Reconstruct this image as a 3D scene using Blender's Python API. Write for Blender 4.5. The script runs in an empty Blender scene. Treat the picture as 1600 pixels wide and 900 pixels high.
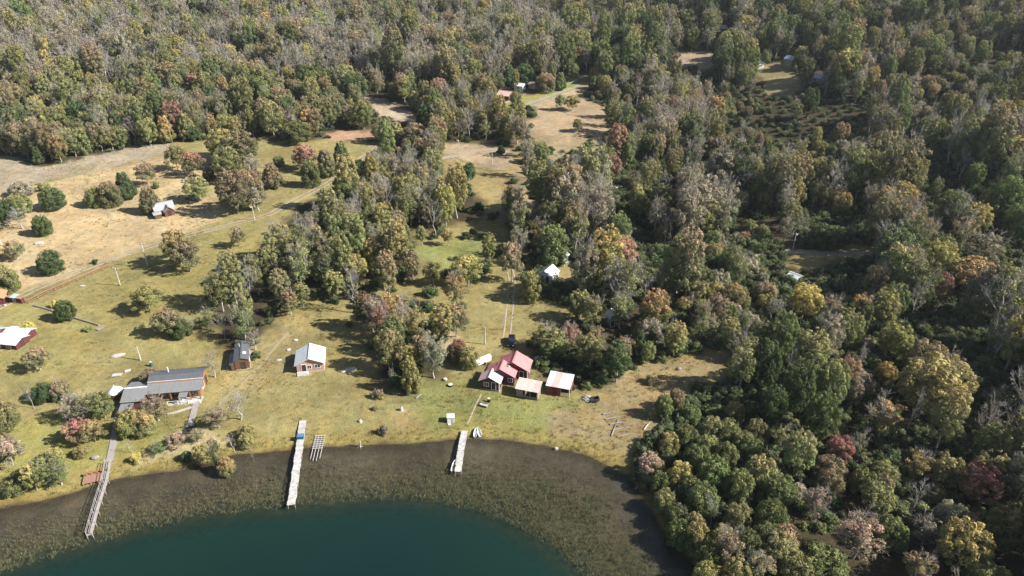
import bpy, math, random
import numpy as np
R = math.radians
random.seed(7); RNG = np.random.default_rng(7)
sc = bpy.context.scene
COL = sc.collection

# ---------------------------------------------------------------- camera, sky, sun, exposure
H, PITCH, F = 90.0, R(29.0), 1067.0            # F in pixels of a 1600 px wide picture
cam = bpy.data.cameras.new('camera'); cam.lens = 36 * F / 1600; cam.sensor_width = 36
cam.clip_start = 0.5; cam.clip_end = 12000
co = bpy.data.objects.new('camera', cam); COL.objects.link(co)
co.location = (0, 0, H); co.rotation_euler = (R(90) - PITCH, 0, 0); sc.camera = co
SUN_EL, SUN_AZ = R(36.5), R(101)                   # azimuth clockwise from +Y
w = bpy.data.worlds.new('World'); sc.world = w; w.use_nodes = True
nt = w.node_tree; nt.nodes.clear()
sky = nt.nodes.new('ShaderNodeTexSky'); sky.sky_type = 'NISHITA'; sky.sun_disc = False
sky.sun_elevation = SUN_EL; sky.sun_rotation = SUN_AZ; sky.altitude = 900
bg = nt.nodes.new('ShaderNodeBackground'); bg.inputs[1].default_value = 0.052
wo = nt.nodes.new('ShaderNodeOutputWorld'); nt.links.new(sky.outputs[0], bg.inputs[0]); nt.links.new(bg.outputs[0], wo.inputs[0])
sl = bpy.data.lights.new('sun', 'SUN'); sl.energy = 5.0; sl.angle = R(0.53); sl.color = (1, 0.945, 0.86)
so = bpy.data.objects.new('sun', sl); COL.objects.link(so)
sd_ = (math.cos(SUN_EL) * math.sin(SUN_AZ), math.cos(SUN_EL) * math.cos(SUN_AZ), math.sin(SUN_EL))
so.rotation_euler = (R(90) - SUN_EL, 0, math.atan2(sd_[0], -sd_[1])); so.location = (200, 0, 200)
vs = sc.view_settings; vs.view_transform = 'Standard'; vs.look = 'None'; vs.exposure = 1.20; vs.gamma = 1; vs.use_curve_mapping = False
try:
    sc.cycles.max_bounces = 5; sc.cycles.diffuse_bounces = 2; sc.cycles.glossy_bounces = 2; sc.cycles.transmission_bounces = 3
    sc.cycles.transparent_max_bounces = 6; sc.cycles.caustics_reflective = False; sc.cycles.caustics_refractive = False
except Exception: pass

# ---------------------------------------------------------------- pixel <-> place
CF = np.array([0, math.cos(PITCH), -math.sin(PITCH)]); CU = np.array([0, math.sin(PITCH), math.cos(PITCH)])
def rays(P):
    P = np.atleast_2d(np.asarray(P, float))
    d = CF[None] + (450 - P[:, 1:2]) / F * CU[None]; d[:, 0] += (P[:, 0] - 800) / F
    return d
def onplane(P, z=0.0):
    d = rays(P); t = (z - H) / d[:, 2]
    return np.stack([d[:, 0] * t, d[:, 1] * t], 1)
def project(X):
    X = np.atleast_2d(X); v = X - np.array([0, 0, H]); zc = v @ CF
    return np.stack([800 + F * v[:, 0] / zc, 450 - F * (v @ CU) / zc], 1), zc

def seg_dist(p, poly, closed=True):
    p = np.atleast_2d(p); best = np.full(len(p), 1e18); n = len(poly)
    for i in range(n if closed else n - 1):
        a = poly[i]; b = poly[(i + 1) % n]; ab = b - a
        t = np.clip(((p - a) @ ab) / max(ab @ ab, 1e-9), 0, 1)
        q = p - a - t[:, None] * ab; best = np.minimum(best, (q * q).sum(1))
    return np.sqrt(best)
def inside(p, poly):
    p = np.atleast_2d(p); c = np.zeros(len(p), bool); n = len(poly)
    for i in range(n):
        x1, y1 = poly[i]; x2, y2 = poly[(i + 1) % n]
        if y1 == y2: continue
        m = ((y1 > p[:, 1]) != (y2 > p[:, 1])) & (p[:, 0] < (x2 - x1) * (p[:, 1] - y1) / (y2 - y1) + x1); c ^= m
    return c
def sdist(p, poly):                              # positive inside
    d = seg_dist(p, poly); return np.where(inside(p, poly), d, -d)
def sstep(x, a, b):
    t = np.clip((x - a) / (b - a), 0, 1); return t * t * (3 - 2 * t)
_tab = np.random.default_rng(3).random((256, 256))
def vnoise(x, y, s):
    x = np.asarray(x) / s + 1000; y = np.asarray(y) / s + 1000
    i = np.floor(x).astype(int); j = np.floor(y).astype(int); u = x - i; v = y - j
    u = u * u * (3 - 2 * u); v = v * v * (3 - 2 * v)
    g = lambda a, b: _tab[a % 256, b % 256]
    return (g(i, j) * (1 - u) + g(i + 1, j) * u) * (1 - v) + (g(i, j + 1) * (1 - u) + g(i + 1, j + 1) * u) * v

shore_px = [(0, 795), (60, 783), (120, 768), (150, 755), (200, 744), (280, 735), (340, 720), (365, 710), (430, 705), (500, 698), (560, 695),
            (640, 692), (740, 684), (800, 688), (860, 697), (920, 712), (960, 732), (985, 744), (1003, 772), (1022, 803), (1050, 848), (1085, 883), (1115, 905), (1170, 950)]
SHORE = np.vstack([[[-900, 10], [-300, 62], [-140, 84]], onplane(shore_px), [[70, 40], [110, 5], [180, -300], [-900, -300]]])
deep_px = [(-60, 915), (0, 893), (80, 868), (160, 845), (230, 825), (330, 805), (400, 795), (500, 787), (600, 778), (650, 778), (700, 785), (760, 800), (800, 818), (850, 845), (890, 875), (920, 905), (960, 960)]
DEEP = np.vstack([[[-900, -20], [-200, 48]], onplane(deep_px), [[40, 20], [90, -300], [-900, -300]]])

def height(x, y, sd=None):
    x = np.asarray(x, float); y = np.asarray(y, float); p = np.stack([x.ravel(), y.ravel()], 1)
    if sd is None: sd = sdist(p, SHORE)
    sd = sd.reshape(x.shape)
    t = np.maximum(y - 95, 0)
    zb = 0.45 + 0.016 * t
    q = np.maximum(y - 225, 0); zb = zb + np.where(q < 140, 0.105 * q * q / 280, 0.105 * (q - 70))
    q = np.maximum(y - 620, 0); zb = zb + 0.12 * q * np.minimum(q / 300, 1)
    q = np.maximum(x - 62, 0); zb = zb + 0.17 * np.where(q < 50, q * q / 100, q - 25) * sstep(y, 90, 210) * (1 - 0.5 * sstep(y, 330, 520))
    zb = zb + 2.2 * (vnoise(x, y, 60) - 0.5) * sstep(-sd, 12, 50) + 0.5 * (vnoise(x, y, 14) - 0.5) * sstep(-sd, 6, 30)
    land = zb * (0.25 + 0.75 * sstep(-sd, 0, 9)) * sstep(-sd, -0.3, 1.2)
    bed = -0.12 - 0.035 * np.minimum(np.maximum(sd, 0), 26) - 0.55 * np.maximum(sd - 24, 0).clip(0, 30)
    return np.where(sd > 0, bed * sstep(sd, 0, 1.5), land)
def ground(P):                                   # pixels -> points on the land
    P = np.atleast_2d(np.asarray(P, float)); d = rays(P)
    z = np.zeros(len(P))
    for it in range(40):
        t = (z - H) / d[:, 2]; x = d[:, 0] * t; y = d[:, 1] * t
        z = z + 0.6 * (np.clip(height(x, y), 0, 85) - z)
    return np.stack([x, y, z], 1)
def gnd1(px, py): return ground([(px, py)])[0]
def hz(x, y): return float(height(np.array([x]), np.array([y]))[0])
def ppm(pt):                                     # photograph pixels per metre at a point
    return F / float((np.asarray(pt) - np.array([0, 0, H])) @ CF)
def heading(a, b):                               # rotation that takes +Y to the ground direction a -> b
    p = ground([a, b]); v = p[1] - p[0]; return math.atan2(-v[0], v[1])

# ---------------------------------------------------------------- materials
MATS = {}
class NB:
    def __init__(s, name):
        s.m = bpy.data.materials.new(name); s.m.use_nodes = True; s.t = s.m.node_tree; s.t.nodes.clear()
        s.out = s.t.nodes.new('ShaderNodeOutputMaterial')
    def n(s, typ, **kw):
        nd = s.t.nodes.new('ShaderNode' + typ)
        for k, v in kw.items():
            if k.startswith('i_'): nd.inputs[k[2:].replace('_', ' ')].default_value = v
            else: setattr(nd, k, v)
        return nd
    def l(s, a, b): s.t.links.new(a, b)
    def mix(s, fac, a, b, blend='MIX'):
        m = s.n('Mix', data_type='RGBA', blend_type=blend)
        for i, v in ((0, fac), (6, a), (7, b)):
            if hasattr(v, 'is_output'): s.l(v, m.inputs[i])
            else: m.inputs[i].default_value = v if i == 0 else (*v, 1)
        return m.outputs[2]
    def math(s, op, a, b=None, c=None):
        m = s.n('Math', operation=op)
        for i, v in enumerate((a, b, c)):
            if v is None: continue
            if hasattr(v, 'is_output'): s.l(v, m.inputs[i])
            else: m.inputs[i].default_value = v
        return m.outputs[0]
    def noise(s, vec, scale, detail=3, rough=0.6):
        n = s.n('TexNoise'); n.inputs['Scale'].default_value = scale; n.inputs['Detail'].default_value = detail; n.inputs['Roughness'].default_value = rough
        s.l(vec, n.inputs['Vector']); return n.outputs[0]
    def remap(s, v, a, b, c=0.0, d=1.0):
        m = s.n('MapRange'); s.l(v, m.inputs[0])
        for i, k in enumerate((a, b, c, d)): m.inputs[i + 1].default_value = k
        return m.outputs[0]
def surf(name, col, col2=None, rough=0.7, scale=2.0, metal=0.0, spec=0.3, streak=None, wear=0.5):
    """a plain surface: two colours mixed by a noise (optionally stretched into boards or sheets)"""
    if name in MATS: return MATS[name]
    b = NB(name); tc = b.n('TexCoord'); v = tc.outputs['Object']
    if streak:
        mp = b.n('Mapping'); mp.inputs['Scale'].default_value = streak; b.l(v, mp.inputs[0]); v = mp.outputs[0]
    f = b.remap(b.noise(v, scale, 4), 0.5 - wear / 2, 0.5 + wear / 2)
    c = b.mix(f, col, col2 or tuple(x * 0.72 for x in col))
    f2 = b.remap(b.noise(tc.outputs['Object'], scale * 5, 2), 0.3, 0.7, 0.82, 1.14)
    c = b.mix(1.0, c, (1, 1, 1), 'MULTIPLY'); 
    vm = b.n('VectorMath', operation='SCALE'); b.l(c, vm.inputs[0]); b.l(f2, vm.inputs[3])
    p = b.n('BsdfPrincipled', i_Roughness=rough, i_Metallic=metal); p.inputs['Specular IOR Level'].default_value = spec
    b.l(vm.outputs[0], p.inputs['Base Color']); b.l(p.outputs[0], b.out.inputs[0]); MATS[name] = b.m; return b.m

def mat_ground():
    b = NB('ground_cover'); at = b.n('Attribute', attribute_name='cover'); tc = b.n('TexCoord'); v = tc.outputs['Object']
    geo = b.n('NewGeometry')
    n1 = b.remap(b.noise(v, 0.07, 4), 0.35, 0.65, 0.80, 1.18); n2 = b.remap(b.noise(v, 0.55, 5, 0.7), 0.3, 0.7, 0.74, 1.26); n3 = b.remap(b.noise(v, 3.2, 4, 0.75), 0.3, 0.7, 0.72, 1.28)
    k = b.math('MULTIPLY', b.math('MULTIPLY', n1, n2), n3)
    hue = b.remap(b.noise(v, 0.23, 4, 0.7), 0.4, 0.68)
    c = b.mix(b.math('MULTIPLY', hue, 0.55), at.outputs['Color'], b.mix(1.0, at.outputs['Color'], (1.22, 0.98, 0.72), 'MULTIPLY'))
    h2 = b.remap(b.noise(v, 0.9, 3, 0.6), 0.5, 0.75)
    c = b.mix(b.math('MULTIPLY', h2, 0.5), c, b.mix(1.0, c, (0.72, 0.92, 0.7), 'MULTIPLY'))
    vm = b.n('VectorMath', operation='SCALE'); b.l(c, vm.inputs[0]); b.l(k, vm.inputs[3])
    p = b.n('BsdfPrincipled', i_Roughness=0.95); p.inputs['Specular IOR Level'].default_value = 0.1
    b.l(vm.outputs[0], p.inputs['Base Color'])
    bp = b.n('Bump', i_Strength=0.6, i_Distance=0.25); b.l(n3, bp.inputs['Height']); b.l(bp.outputs[0], p.inputs['Normal'])
    b.l(p.outputs[0], b.out.inputs[0]); return b.m
def mat_water():
    b = NB('lake_water'); tc = b.n('TexCoord'); v = tc.outputs['Object']
    at = b.n('Attribute', attribute_name='deep'); sd = at.outputs['Fac']
    edge = b.math('ADD', sd, b.remap(b.noise(v, 0.75, 4, 0.65), 0.2, 0.8, -2.2, 2.2))
    d = b.remap(edge, -2.6, 4.2); far = b.remap(sd, 0, 24)
    tone = b.remap(b.noise(v, 0.013, 2), 0.4, 0.6)
    deepc = b.mix(tone, (0.0026, 0.0140, 0.0165), (0.0036, 0.0185, 0.0140))
    deepc = b.mix(far, b.mix(0.65, deepc, (0.0100, 0.0300, 0.0205)), deepc)
    body = b.n('BsdfDiffuse'); b.l(deepc, body.inputs[0])
    clear = b.n('BsdfTransparent'); clear.inputs[0].default_value = (0.85, 0.86, 0.79, 1)
    m = b.n('MixShader'); b.l(b.math('ADD', b.math('MULTIPLY', d, 0.86), 0.12), m.inputs[0]); b.l(clear.outputs[0], m.inputs[1]); b.l(body.outputs[0], m.inputs[2])
    gl = b.n('BsdfGlossy', i_Roughness=0.12); fr = b.n('Fresnel', i_IOR=1.33); gb = b.n('NewGeometry'); b.l(b.remap(gb.outputs['Backfacing'], 0, 1, 1.33, 1 / 1.33), fr.inputs['IOR'])   # light entering from above, whichever side is asked
    bp = b.n('Bump', i_Strength=0.25, i_Distance=0.06); b.l(b.noise(v, 2.2, 3), bp.inputs['Height']); b.l(bp.outputs[0], gl.inputs['Normal']); b.l(bp.outputs[0], fr.inputs['Normal'])
    m2 = b.n('MixShader'); b.l(fr.outputs[0], m2.inputs[0]); b.l(m.outputs[0], m2.inputs[1]); b.l(gl.outputs[0], m2.inputs[2])
    b.l(m2.outputs[0], b.out.inputs[0]); return b.m
def mat_leaf(name='leaf'):
    b = NB(name); lv = b.n('Attribute', attribute_name='lv'); sep = b.n('SeparateColor'); b.l(lv.outputs['Color'], sep.inputs[0])
    gr = b.n('Attribute', attribute_name='green', attribute_type='INSTANCER'); ti = b.n('Attribute', attribute_name='tint', attribute_type='INSTANCER')
    am = b.n('Attribute', attribute_name='turn', attribute_type='INSTANCER')
    f = b.math('ADD', b.math('MULTIPLY', sep.outputs[1], 1.7), b.math('MULTIPLY', sep.outputs[2], 0.6))      # outer, upper sprays turn first, in patches
    f = b.math('ADD', f, b.math('SUBTRACT', b.math('MULTIPLY', am.outputs['Fac'], 2.2), 2.1))
    f = b.remap(f, 0.0, 0.9)
    c = b.mix(f, gr.outputs['Color'], ti.outputs['Color'])
    k = b.remap(sep.outputs[0], 0, 1, 0.55, 1.5)
    vm = b.n('VectorMath', operation='SCALE'); b.l(c, vm.inputs[0]); b.l(k, vm.inputs[3])
    df = b.n('BsdfDiffuse'); tr = b.n('BsdfTranslucent'); b.l(vm.outputs[0], df.inputs[0]); b.l(vm.outputs[0], tr.inputs[0])
    vt = b.n('VectorMath', operation='SCALE'); b.l(vm.outputs[0], vt.inputs[0]); vt.inputs[3].default_value = 0.35; b.l(vt.outputs[0], tr.inputs[0])
    m = b.n('AddShader'); b.l(df.outputs[0], m.inputs[0]); b.l(tr.outputs[0], m.inputs[1]); b.l(m.outputs[0], b.out.inputs[0]); return b.m
GROUND = mat_ground(); WATER = mat_water(); LEAF = mat_leaf()
BARK = surf('grey_bark', (0.44, 0.41, 0.36), (0.27, 0.24, 0.20), 0.9, 3); DEADBARK = surf('bleached_wood', (0.46, 0.44, 0.41), (0.30, 0.28, 0.25), 0.85, 3)
M_white = surf('white_metal_sheet', (0.72, 0.74, 0.77), (0.52, 0.55, 0.58), 0.45, 1.2, spec=0.5, streak=(6, .3, 1))
M_dark = surf('dark_grey_roof', (0.12, 0.13, 0.145), (0.085, 0.092, 0.10), 0.5, 1.2, spec=0.5, streak=(5, .3, 1))
M_grey = surf('weathered_grey_roof', (0.22, 0.225, 0.235), (0.16, 0.16, 0.165), 0.6, 1.5, streak=(5, .4, 1))
M_zinc = surf('zinc_sheet', (0.56, 0.57, 0.58), (0.42, 0.42, 0.41), 0.45, 1.1, spec=0.5)
M_red = surf('red_painted_roof', (0.62, 0.235, 0.235), (0.52, 0.18, 0.185), 0.5, 0.8, spec=0.4, streak=(4, .3, 1))
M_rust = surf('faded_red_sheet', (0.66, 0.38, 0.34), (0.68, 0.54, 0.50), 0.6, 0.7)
M_redwall = surf('red_board_wall', (0.26, 0.055, 0.05), (0.18, 0.04, 0.04), 0.8, 2)
M_maroon = surf('maroon_board_wall', (0.12, 0.035, 0.04), (0.08, 0.025, 0.03), 0.8, 2)
M_wood = surf('brown_board_wall', (0.16, 0.085, 0.045), (0.10, 0.055, 0.03), 0.8, 2, streak=(1, 1, 8))
M_honey = surf('honey_timber', (0.30, 0.165, 0.08), (0.21, 0.11, 0.05), 0.7, 2)
M_pink = surf('pale_timber_wall', (0.50, 0.30, 0.24), (0.40, 0.23, 0.17), 0.8, 2, streak=(1, 1, 8))
M_greyw = surf('weathered_grey_wood', (0.30, 0.27, 0.24), (0.19, 0.165, 0.14), 0.9, 2)
M_deck = surf('pale_deck_boards', (0.54, 0.525, 0.51), (0.33, 0.315, 0.30), 0.85, 1.1, wear=.35)
M_path = surf('boardwalk_boards', (0.36, 0.33, 0.31), (0.26, 0.235, 0.22), 0.9, 3)
M_brickdeck = surf('reddish_deck_boards', (0.33, 0.19, 0.14), (0.26, 0.15, 0.11), 0.85, 3)
M_darkwood = surf('dark_wet_wood', (0.05, 0.042, 0.036), None, 0.8, 3)
M_paint = surf('white_paint', (0.78, 0.78, 0.76), (0.66, 0.66, 0.64), 0.5, 2)
M_glass = surf('window_glass', (0.03, 0.04, 0.05), None, 0.08, 1, spec=0.6)
M_blue = surf('blue_plastic', (0.03, 0.10, 0.22), None, 0.5, 2)
M_teal = surf('pale_teal_roof', (0.38, 0.56, 0.58), (0.30, 0.46, 0.48), 0.5, 1)
M_orange = surf('orange_tile_roof', (0.55, 0.25, 0.14), (0.42, 0.18, 0.10), 0.7, 2)
M_fence = surf('reddish_fence_timber', (0.36, 0.20, 0.13), (0.26, 0.15, 0.10), 0.85, 3)
M_green = surf('green_painted_fence', (0.24, 0.33, 0.26), (0.20, 0.28, 0.22), 0.7, 2)
M_stone = surf('pale_stone', (0.46, 0.44, 0.41), (0.32, 0.30, 0.28), 0.9, 2)
M_dirt = surf('dirt_track', (0.34, 0.275, 0.205), (0.24, 0.20, 0.15), 0.95, 0.5)
M_carblue = surf('dark_blue_car_paint', (0.007, 0.012, 0.028), None, 0.25, 1, spec=0.6); M_carblack = surf('black_car_paint', (0.012, 0.013, 0.016), None, 0.25, 1, spec=0.6)
M_tyre = surf('black_rubber', (0.015, 0.015, 0.015), None, 0.85, 2); M_rim = surf('alloy_rim', (0.5, 0.5, 0.52), None, 0.35, 2, metal=0.8)
M_lamp = surf('lamp_glass', (0.75, 0.75, 0.72), None, 0.2, 2); M_rlamp = surf('red_lamp_glass', (0.4, 0.02, 0.02), None, 0.3, 2)

# ---------------------------------------------------------------- mesh helpers
def quads_mesh(name, V, Q, mats, mi=None, cols=None):
    V = np.asarray(V, np.float32); Q = np.asarray(Q, np.int32)
    me = bpy.data.meshes.new(name); me.vertices.add(len(V)); me.vertices.foreach_set('co', V.ravel())
    me.loops.add(Q.size); me.loops.foreach_set('vertex_index', Q.ravel())
    me.polygons.add(len(Q)); me.polygons.foreach_set('loop_start', np.arange(0, Q.size, 4, dtype=np.int32)); me.polygons.foreach_set('loop_total', np.full(len(Q), 4, np.int32))
    for m in mats: me.materials.append(m)
    if mi is not None: me.polygons.foreach_set('material_index', np.asarray(mi, np.int32))
    me.update(calc_edges=True)
    if cols is not None:
        for k, a in cols.items():
            a = np.asarray(a, np.float32)
            if a.ndim == 2:
                at = me.attributes.new(k, 'FLOAT_COLOR', 'POINT'); at.data.foreach_set('color', np.hstack([a, np.ones((len(a), 1), np.float32)]).ravel())
            else:
                at = me.attributes.new(k, 'FLOAT', 'POINT'); at.data.foreach_set('value', a)
    return me
def link(name, me, parent=None, mat=None):
    o = bpy.data.objects.new(name, me); COL.objects.link(o)
    if parent is not None: o.parent = parent
    if mat is not None: me.materials.append(mat)
    return o
def tag(o, label=None, cat=None, group=None, kind=None):
    for k, v in (('label', label), ('category', cat), ('group', group), ('kind', kind)):
        if v: o[k] = v
    return o
def thing(name, label, cat, loc, rz=0, group=None):
    o = bpy.data.objects.new(name, None); COL.objects.link(o); o.empty_display_size = 0.5
    o.location = loc; o.rotation_euler = (0, 0, rz); return tag(o, label, cat, group)
class G:
    """collects boxes, bars and prisms for ONE mesh"""
    def __init__(s): s.v = []; s.f = []
    def add(s, v, f):
        b = len(s.v); s.v += [tuple(p) for p in v]; s.f += [tuple(b + i for i in q) for q in f]; return s
    def box(s, x0, x1, y0, y1, z0, z1):
        return s.add([(x0, y0, z0), (x1, y0, z0), (x1, y1, z0), (x0, y1, z0), (x0, y0, z1), (x1, y0, z1), (x1, y1, z1), (x0, y1, z1)],
                     [(0, 3, 2, 1), (4, 5, 6, 7), (0, 1, 5, 4), (1, 2, 6, 5), (2, 3, 7, 6), (3, 0, 4, 7)])
    def bar(s, a, b, wd, ht=None, up=(0, 0, 1)):
        a = np.array(a, float); b = np.array(b, float); ht = ht or wd; d = b - a; d /= np.linalg.norm(d)
        u = np.array(up, float)
        if abs(d @ u) > 0.95: u = np.array([1.0, 0, 0])
        r = np.cross(d, u); r /= np.linalg.norm(r); u = np.cross(r, d)
        c = [(-1, -1), (1, -1), (1, 1), (-1, 1)]
        v = [a + r * x * wd / 2 + u * y * ht / 2 for x, y in c] + [b + r * x * wd / 2 + u * y * ht / 2 for x, y in c]
        return s.add(v, [(0, 1, 2, 3), (7, 6, 5, 4), (0, 4, 5, 1), (1, 5, 6, 2), (2, 6, 7, 3), (3, 7, 4, 0)])
    def tube(s, pts, rad, n=8, cap=True):
        pts = [np.array(p, float) for p in pts]; b = len(s.v)
        for i, p in enumerate(pts):
            d = pts[min(i + 1, len(pts) - 1)] - pts[max(i - 1, 0)]; d /= np.linalg.norm(d)
            u = np.array([0, 0, 1.0]) if abs(d[2]) < 0.9 else np.array([1.0, 0, 0]); r = np.cross(d, u); r /= np.linalg.norm(r); u = np.cross(r, d)
            rr = rad[i] if hasattr(rad, '__len__') else rad
            for k in range(n): a = 2 * math.pi * k / n; s.v.append(tuple(p + rr * (r * math.cos(a) + u * math.sin(a))))
        for i in range(len(pts) - 1):
            for k in range(n): s.f.append((b + i * n + k, b + i * n + (k + 1) % n, b + (i + 1) * n + (k + 1) % n, b + (i + 1) * n + k))
        if cap: s.f.append(tuple(b + k for k in reversed(range(n)))); s.f.append(tuple(b + (len(pts) - 1) * n + k for k in range(n)))
        return s
    def slab(s, p, t):                            # quad p (4 points) thickened by t along its normal
        p = [np.array(q, float) for q in p]; n = np.cross(p[1] - p[0], p[3] - p[0]); n /= np.linalg.norm(n)
        return s.add([q for q in p] + [q - n * t for q in p], [(0, 1, 2, 3), (7, 6, 5, 4), (0, 4, 5, 1), (1, 5, 6, 2), (2, 6, 7, 3), (3, 7, 4, 0)])
    def mesh(s, name):
        me = bpy.data.meshes.new(name); me.from_pydata(s.v, [], s.f); me.update(); return me
def part(name, g, mat, parent):
    return link(name, g.mesh(name), parent, mat)

# ---------------------------------------------------------------- the ground sheet
def px_poly(P): return ground(P)[:, :2]
OPEN_PX = {
 'yard': [(-260, 262), (0, 243), (65, 262), (200, 232), (300, 220), (420, 222), (520, 216), (600, 225), (560, 285), (500, 300), (450, 340), (422, 375), (405, 400), (350, 415), (322, 445), (312, 500), (335, 548), (400, 562),
          (425, 505), (460, 482), (520, 490), (560, 540), (592, 590), (640, 625), (690, 590), (700, 540), (715, 520), (742, 480), (745, 440), (790, 425), (832, 462), (905, 485), (895, 503), (830, 497), (805, 520), (812, 540), (850, 578), (905, 615), (960, 600),
          (1000, 572), (1060, 556), (1130, 548), (1152, 556), (1130, 592), (1080, 612), (1040, 655), (1000, 690), (985, 742), (920, 712), (860, 697), (740, 684), (560, 695), (365, 710), (200, 744), (0, 795), (-260, 840)],
 'crossing': [(682, 225), (760, 220), (805, 235), (815, 262), (790, 282), (790, 330), (757, 345), (745, 302), (700, 276)],
 'green': [(645, 382), (750, 372), (762, 400), (700, 420), (652, 408)],
 'road_bend': [(556, 146), (600, 156), (670, 188), (648, 196), (590, 180)],
 'earth': [(505, 208), (592, 200), (602, 214), (520, 222)],
 'red_house': [(775, 165), (768, 146), (830, 148), (905, 118), (935, 122), (905, 150), (950, 170), (945, 212), (870, 222), (830, 202), (838, 165)],
 'hill_clearing': [(1040, 84), (1100, 79), (1136, 95), (1120, 109), (1050, 106)],
 'tents': [(1178, 104), (1232, 92), (1252, 135), (1240, 152), (1200, 150)],
 'right_road': [(1225, 389), (1367, 384), (1372, 402), (1300, 412), (1290, 424), (1235, 432), (1222, 410)],
 'far_pink': [(1116, 40), (1141, 39), (1142, 52), (1117, 53)], 'far_white': [(1262, 116), (1290, 114), (1292, 127), (1264, 130)],
 'white_cabin': [(842, 412), (862, 392), (912, 415), (908, 442), (850, 444)],
}
SEMI_PX = [[(650, 365), (790, 330), (810, 400), (905, 425), (905, 500), (830, 565), (700, 565), (560, 545), (430, 495), (420, 468), (540, 448), (640, 425)], [(800, 190), (965, 168), (955, 265), (865, 350), (800, 335)], [(400, 225), (600, 195), (640, 240), (560, 290), (440, 300)]]
OPEN = {k: px_poly(v) for k, v in OPEN_PX.items()}
PAINT = [  # pixel outline, base colour, softness in metres
 (SEMI_PX[0], (0.205, 0.180, 0.080), 6), (SEMI_PX[1], (0.24, 0.195, 0.115), 6), (OPEN_PX['yard'], (0.222, 0.195, 0.088), 5), (OPEN_PX['crossing'], (0.25, 0.205, 0.10), 5), (OPEN_PX['green'], (0.175, 0.190, 0.072), 3),
 ([(0, 305), (70, 285), (250, 245), (322, 240), (345, 330), (335, 352), (200, 392), (90, 438), (0, 465), (-200, 500), (-200, 330)], (0.365, 0.290, 0.175), 5),
 ([(-200, 262), (0, 243), (65, 262), (200, 232), (265, 225), (262, 242), (130, 270), (0, 300), (-200, 330)], (0.295, 0.252, 0.190), 4),
 ([(180, 420), (400, 345), (430, 360), (405, 400), (330, 430), (310, 500), (330, 550), (200, 560), (110, 480)], (0.23, 0.205, 0.085), 6),
 ([(0, 480), (60, 470), (150, 520), (130, 580), (0, 600), (-100, 560)], (0.24, 0.215, 0.09), 6),
 ([(130, 640), (280, 660), (330, 690), (200, 720), (100, 740), (0, 760), (0, 660)], (0.215, 0.205, 0.075), 6),
 ([(630, 605), (690, 590), (760, 600), (900, 622), (925, 650), (880, 688), (690, 676), (640, 655)], (0.172, 0.178, 0.066), 6),
 ([(330, 600), (360, 560), (440, 500), (480, 490), (470, 530), (420, 600), (350, 640)], (0.245, 0.205, 0.10), 5),
 ([(885, 650), (960, 600), (1010, 565), (1130, 548), (1152, 556), (1130, 592), (1080, 612), (1040, 655), (990, 700), (950, 690)], (0.26, 0.205, 0.11), 5),
 ([(690, 226), (745, 222), (800, 236), (812, 255), (770, 262), (715, 250)], (0.30, 0.24, 0.165), 3),
 (OPEN_PX['earth'], (0.31, 0.205, 0.14), 3), (OPEN_PX['road_bend'], (0.34, 0.28, 0.21), 3),
 (OPEN_PX['red_house'], (0.30, 0.235, 0.155), 4), ([(775, 160), (770, 148), (830, 150), (905, 122), (925, 124), (880, 142), (830, 158), (800, 172)], (0.20, 0.205, 0.065), 3),
 (OPEN_PX['hill_clearing'], (0.29, 0.235, 0.17), 4), (OPEN_PX['tents'], (0.22, 0.19, 0.10), 4), (OPEN_PX['right_road'], (0.24, 0.20, 0.09), 3), (OPEN_PX['white_cabin'], (0.25, 0.215, 0.10), 3),
 ([(606, 640), (640, 630), (650, 660), (640, 690), (590, 690), (600, 665)], (0.255, 0.21, 0.10), 4), ([(672, 530), (700, 512), (716, 530), (700, 566), (680, 560)], (0.30, 0.25, 0.17), 2.5),
 ([(238, 700), (330, 672), (345, 690), (310, 708), (245, 722), (205, 735)], (0.34, 0.29, 0.175), 2.5), ([(870, 640), (930, 655), (990, 690), (960, 715), (905, 700), (875, 680)], (0.235, 0.19, 0.105), 4),
]
ys = np.concatenate([np.arange(24, 130, 0.8), np.arange(130, 260, 1.1), np.arange(260, 520, 2.2), np.geomspace(520, 5200, 60)])
us = np.linspace(-1, 1, 460)
YY = np.repeat(ys, len(us)).reshape(len(ys), len(us)); XX = us[None, :] * (YY * 0.92 + 75)
P2 = np.stack([XX.ravel(), YY.ravel()], 1); SD = sdist(P2, SHORE); ZZ = height(XX, YY, SD)
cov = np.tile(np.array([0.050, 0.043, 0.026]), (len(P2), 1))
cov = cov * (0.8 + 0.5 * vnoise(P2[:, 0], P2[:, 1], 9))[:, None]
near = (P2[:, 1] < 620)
jit = (vnoise(P2[:, 0], P2[:, 1], 5) - 0.5) * 5 + (vnoise(P2[:, 0] + 50, P2[:, 1], 1.7) - 0.5) * 2.5
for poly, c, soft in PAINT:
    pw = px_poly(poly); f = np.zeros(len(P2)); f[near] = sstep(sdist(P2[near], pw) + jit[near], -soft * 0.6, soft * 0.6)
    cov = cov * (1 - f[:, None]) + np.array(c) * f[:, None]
f = sstep(-SD + jit * 0.5, 5.5, 1.5) * sstep(P2[:, 1], 0, 10); cov = cov * (1 - f[:, None] * 0.75) + np.array([0.235, 0.195, 0.065]) * f[:, None] * 0.75   # golden sedge on the bank
f = sstep(-SD + jit * 0.25, 0.9, -0.3); cov = cov * (1 - f[:, None]) + np.array([0.07, 0.052, 0.038]) * f[:, None]                                   # mud at the water's edge
lb = np.array([0.108, 0.090, 0.074]); f = sstep(SD, 0, 2.5); cov = cov * (1 - f[:, None]) + (lb * (0.75 + 0.5 * vnoise(P2[:, 0], P2[:, 1], 3.3))[:, None]) * f[:, None]
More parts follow.
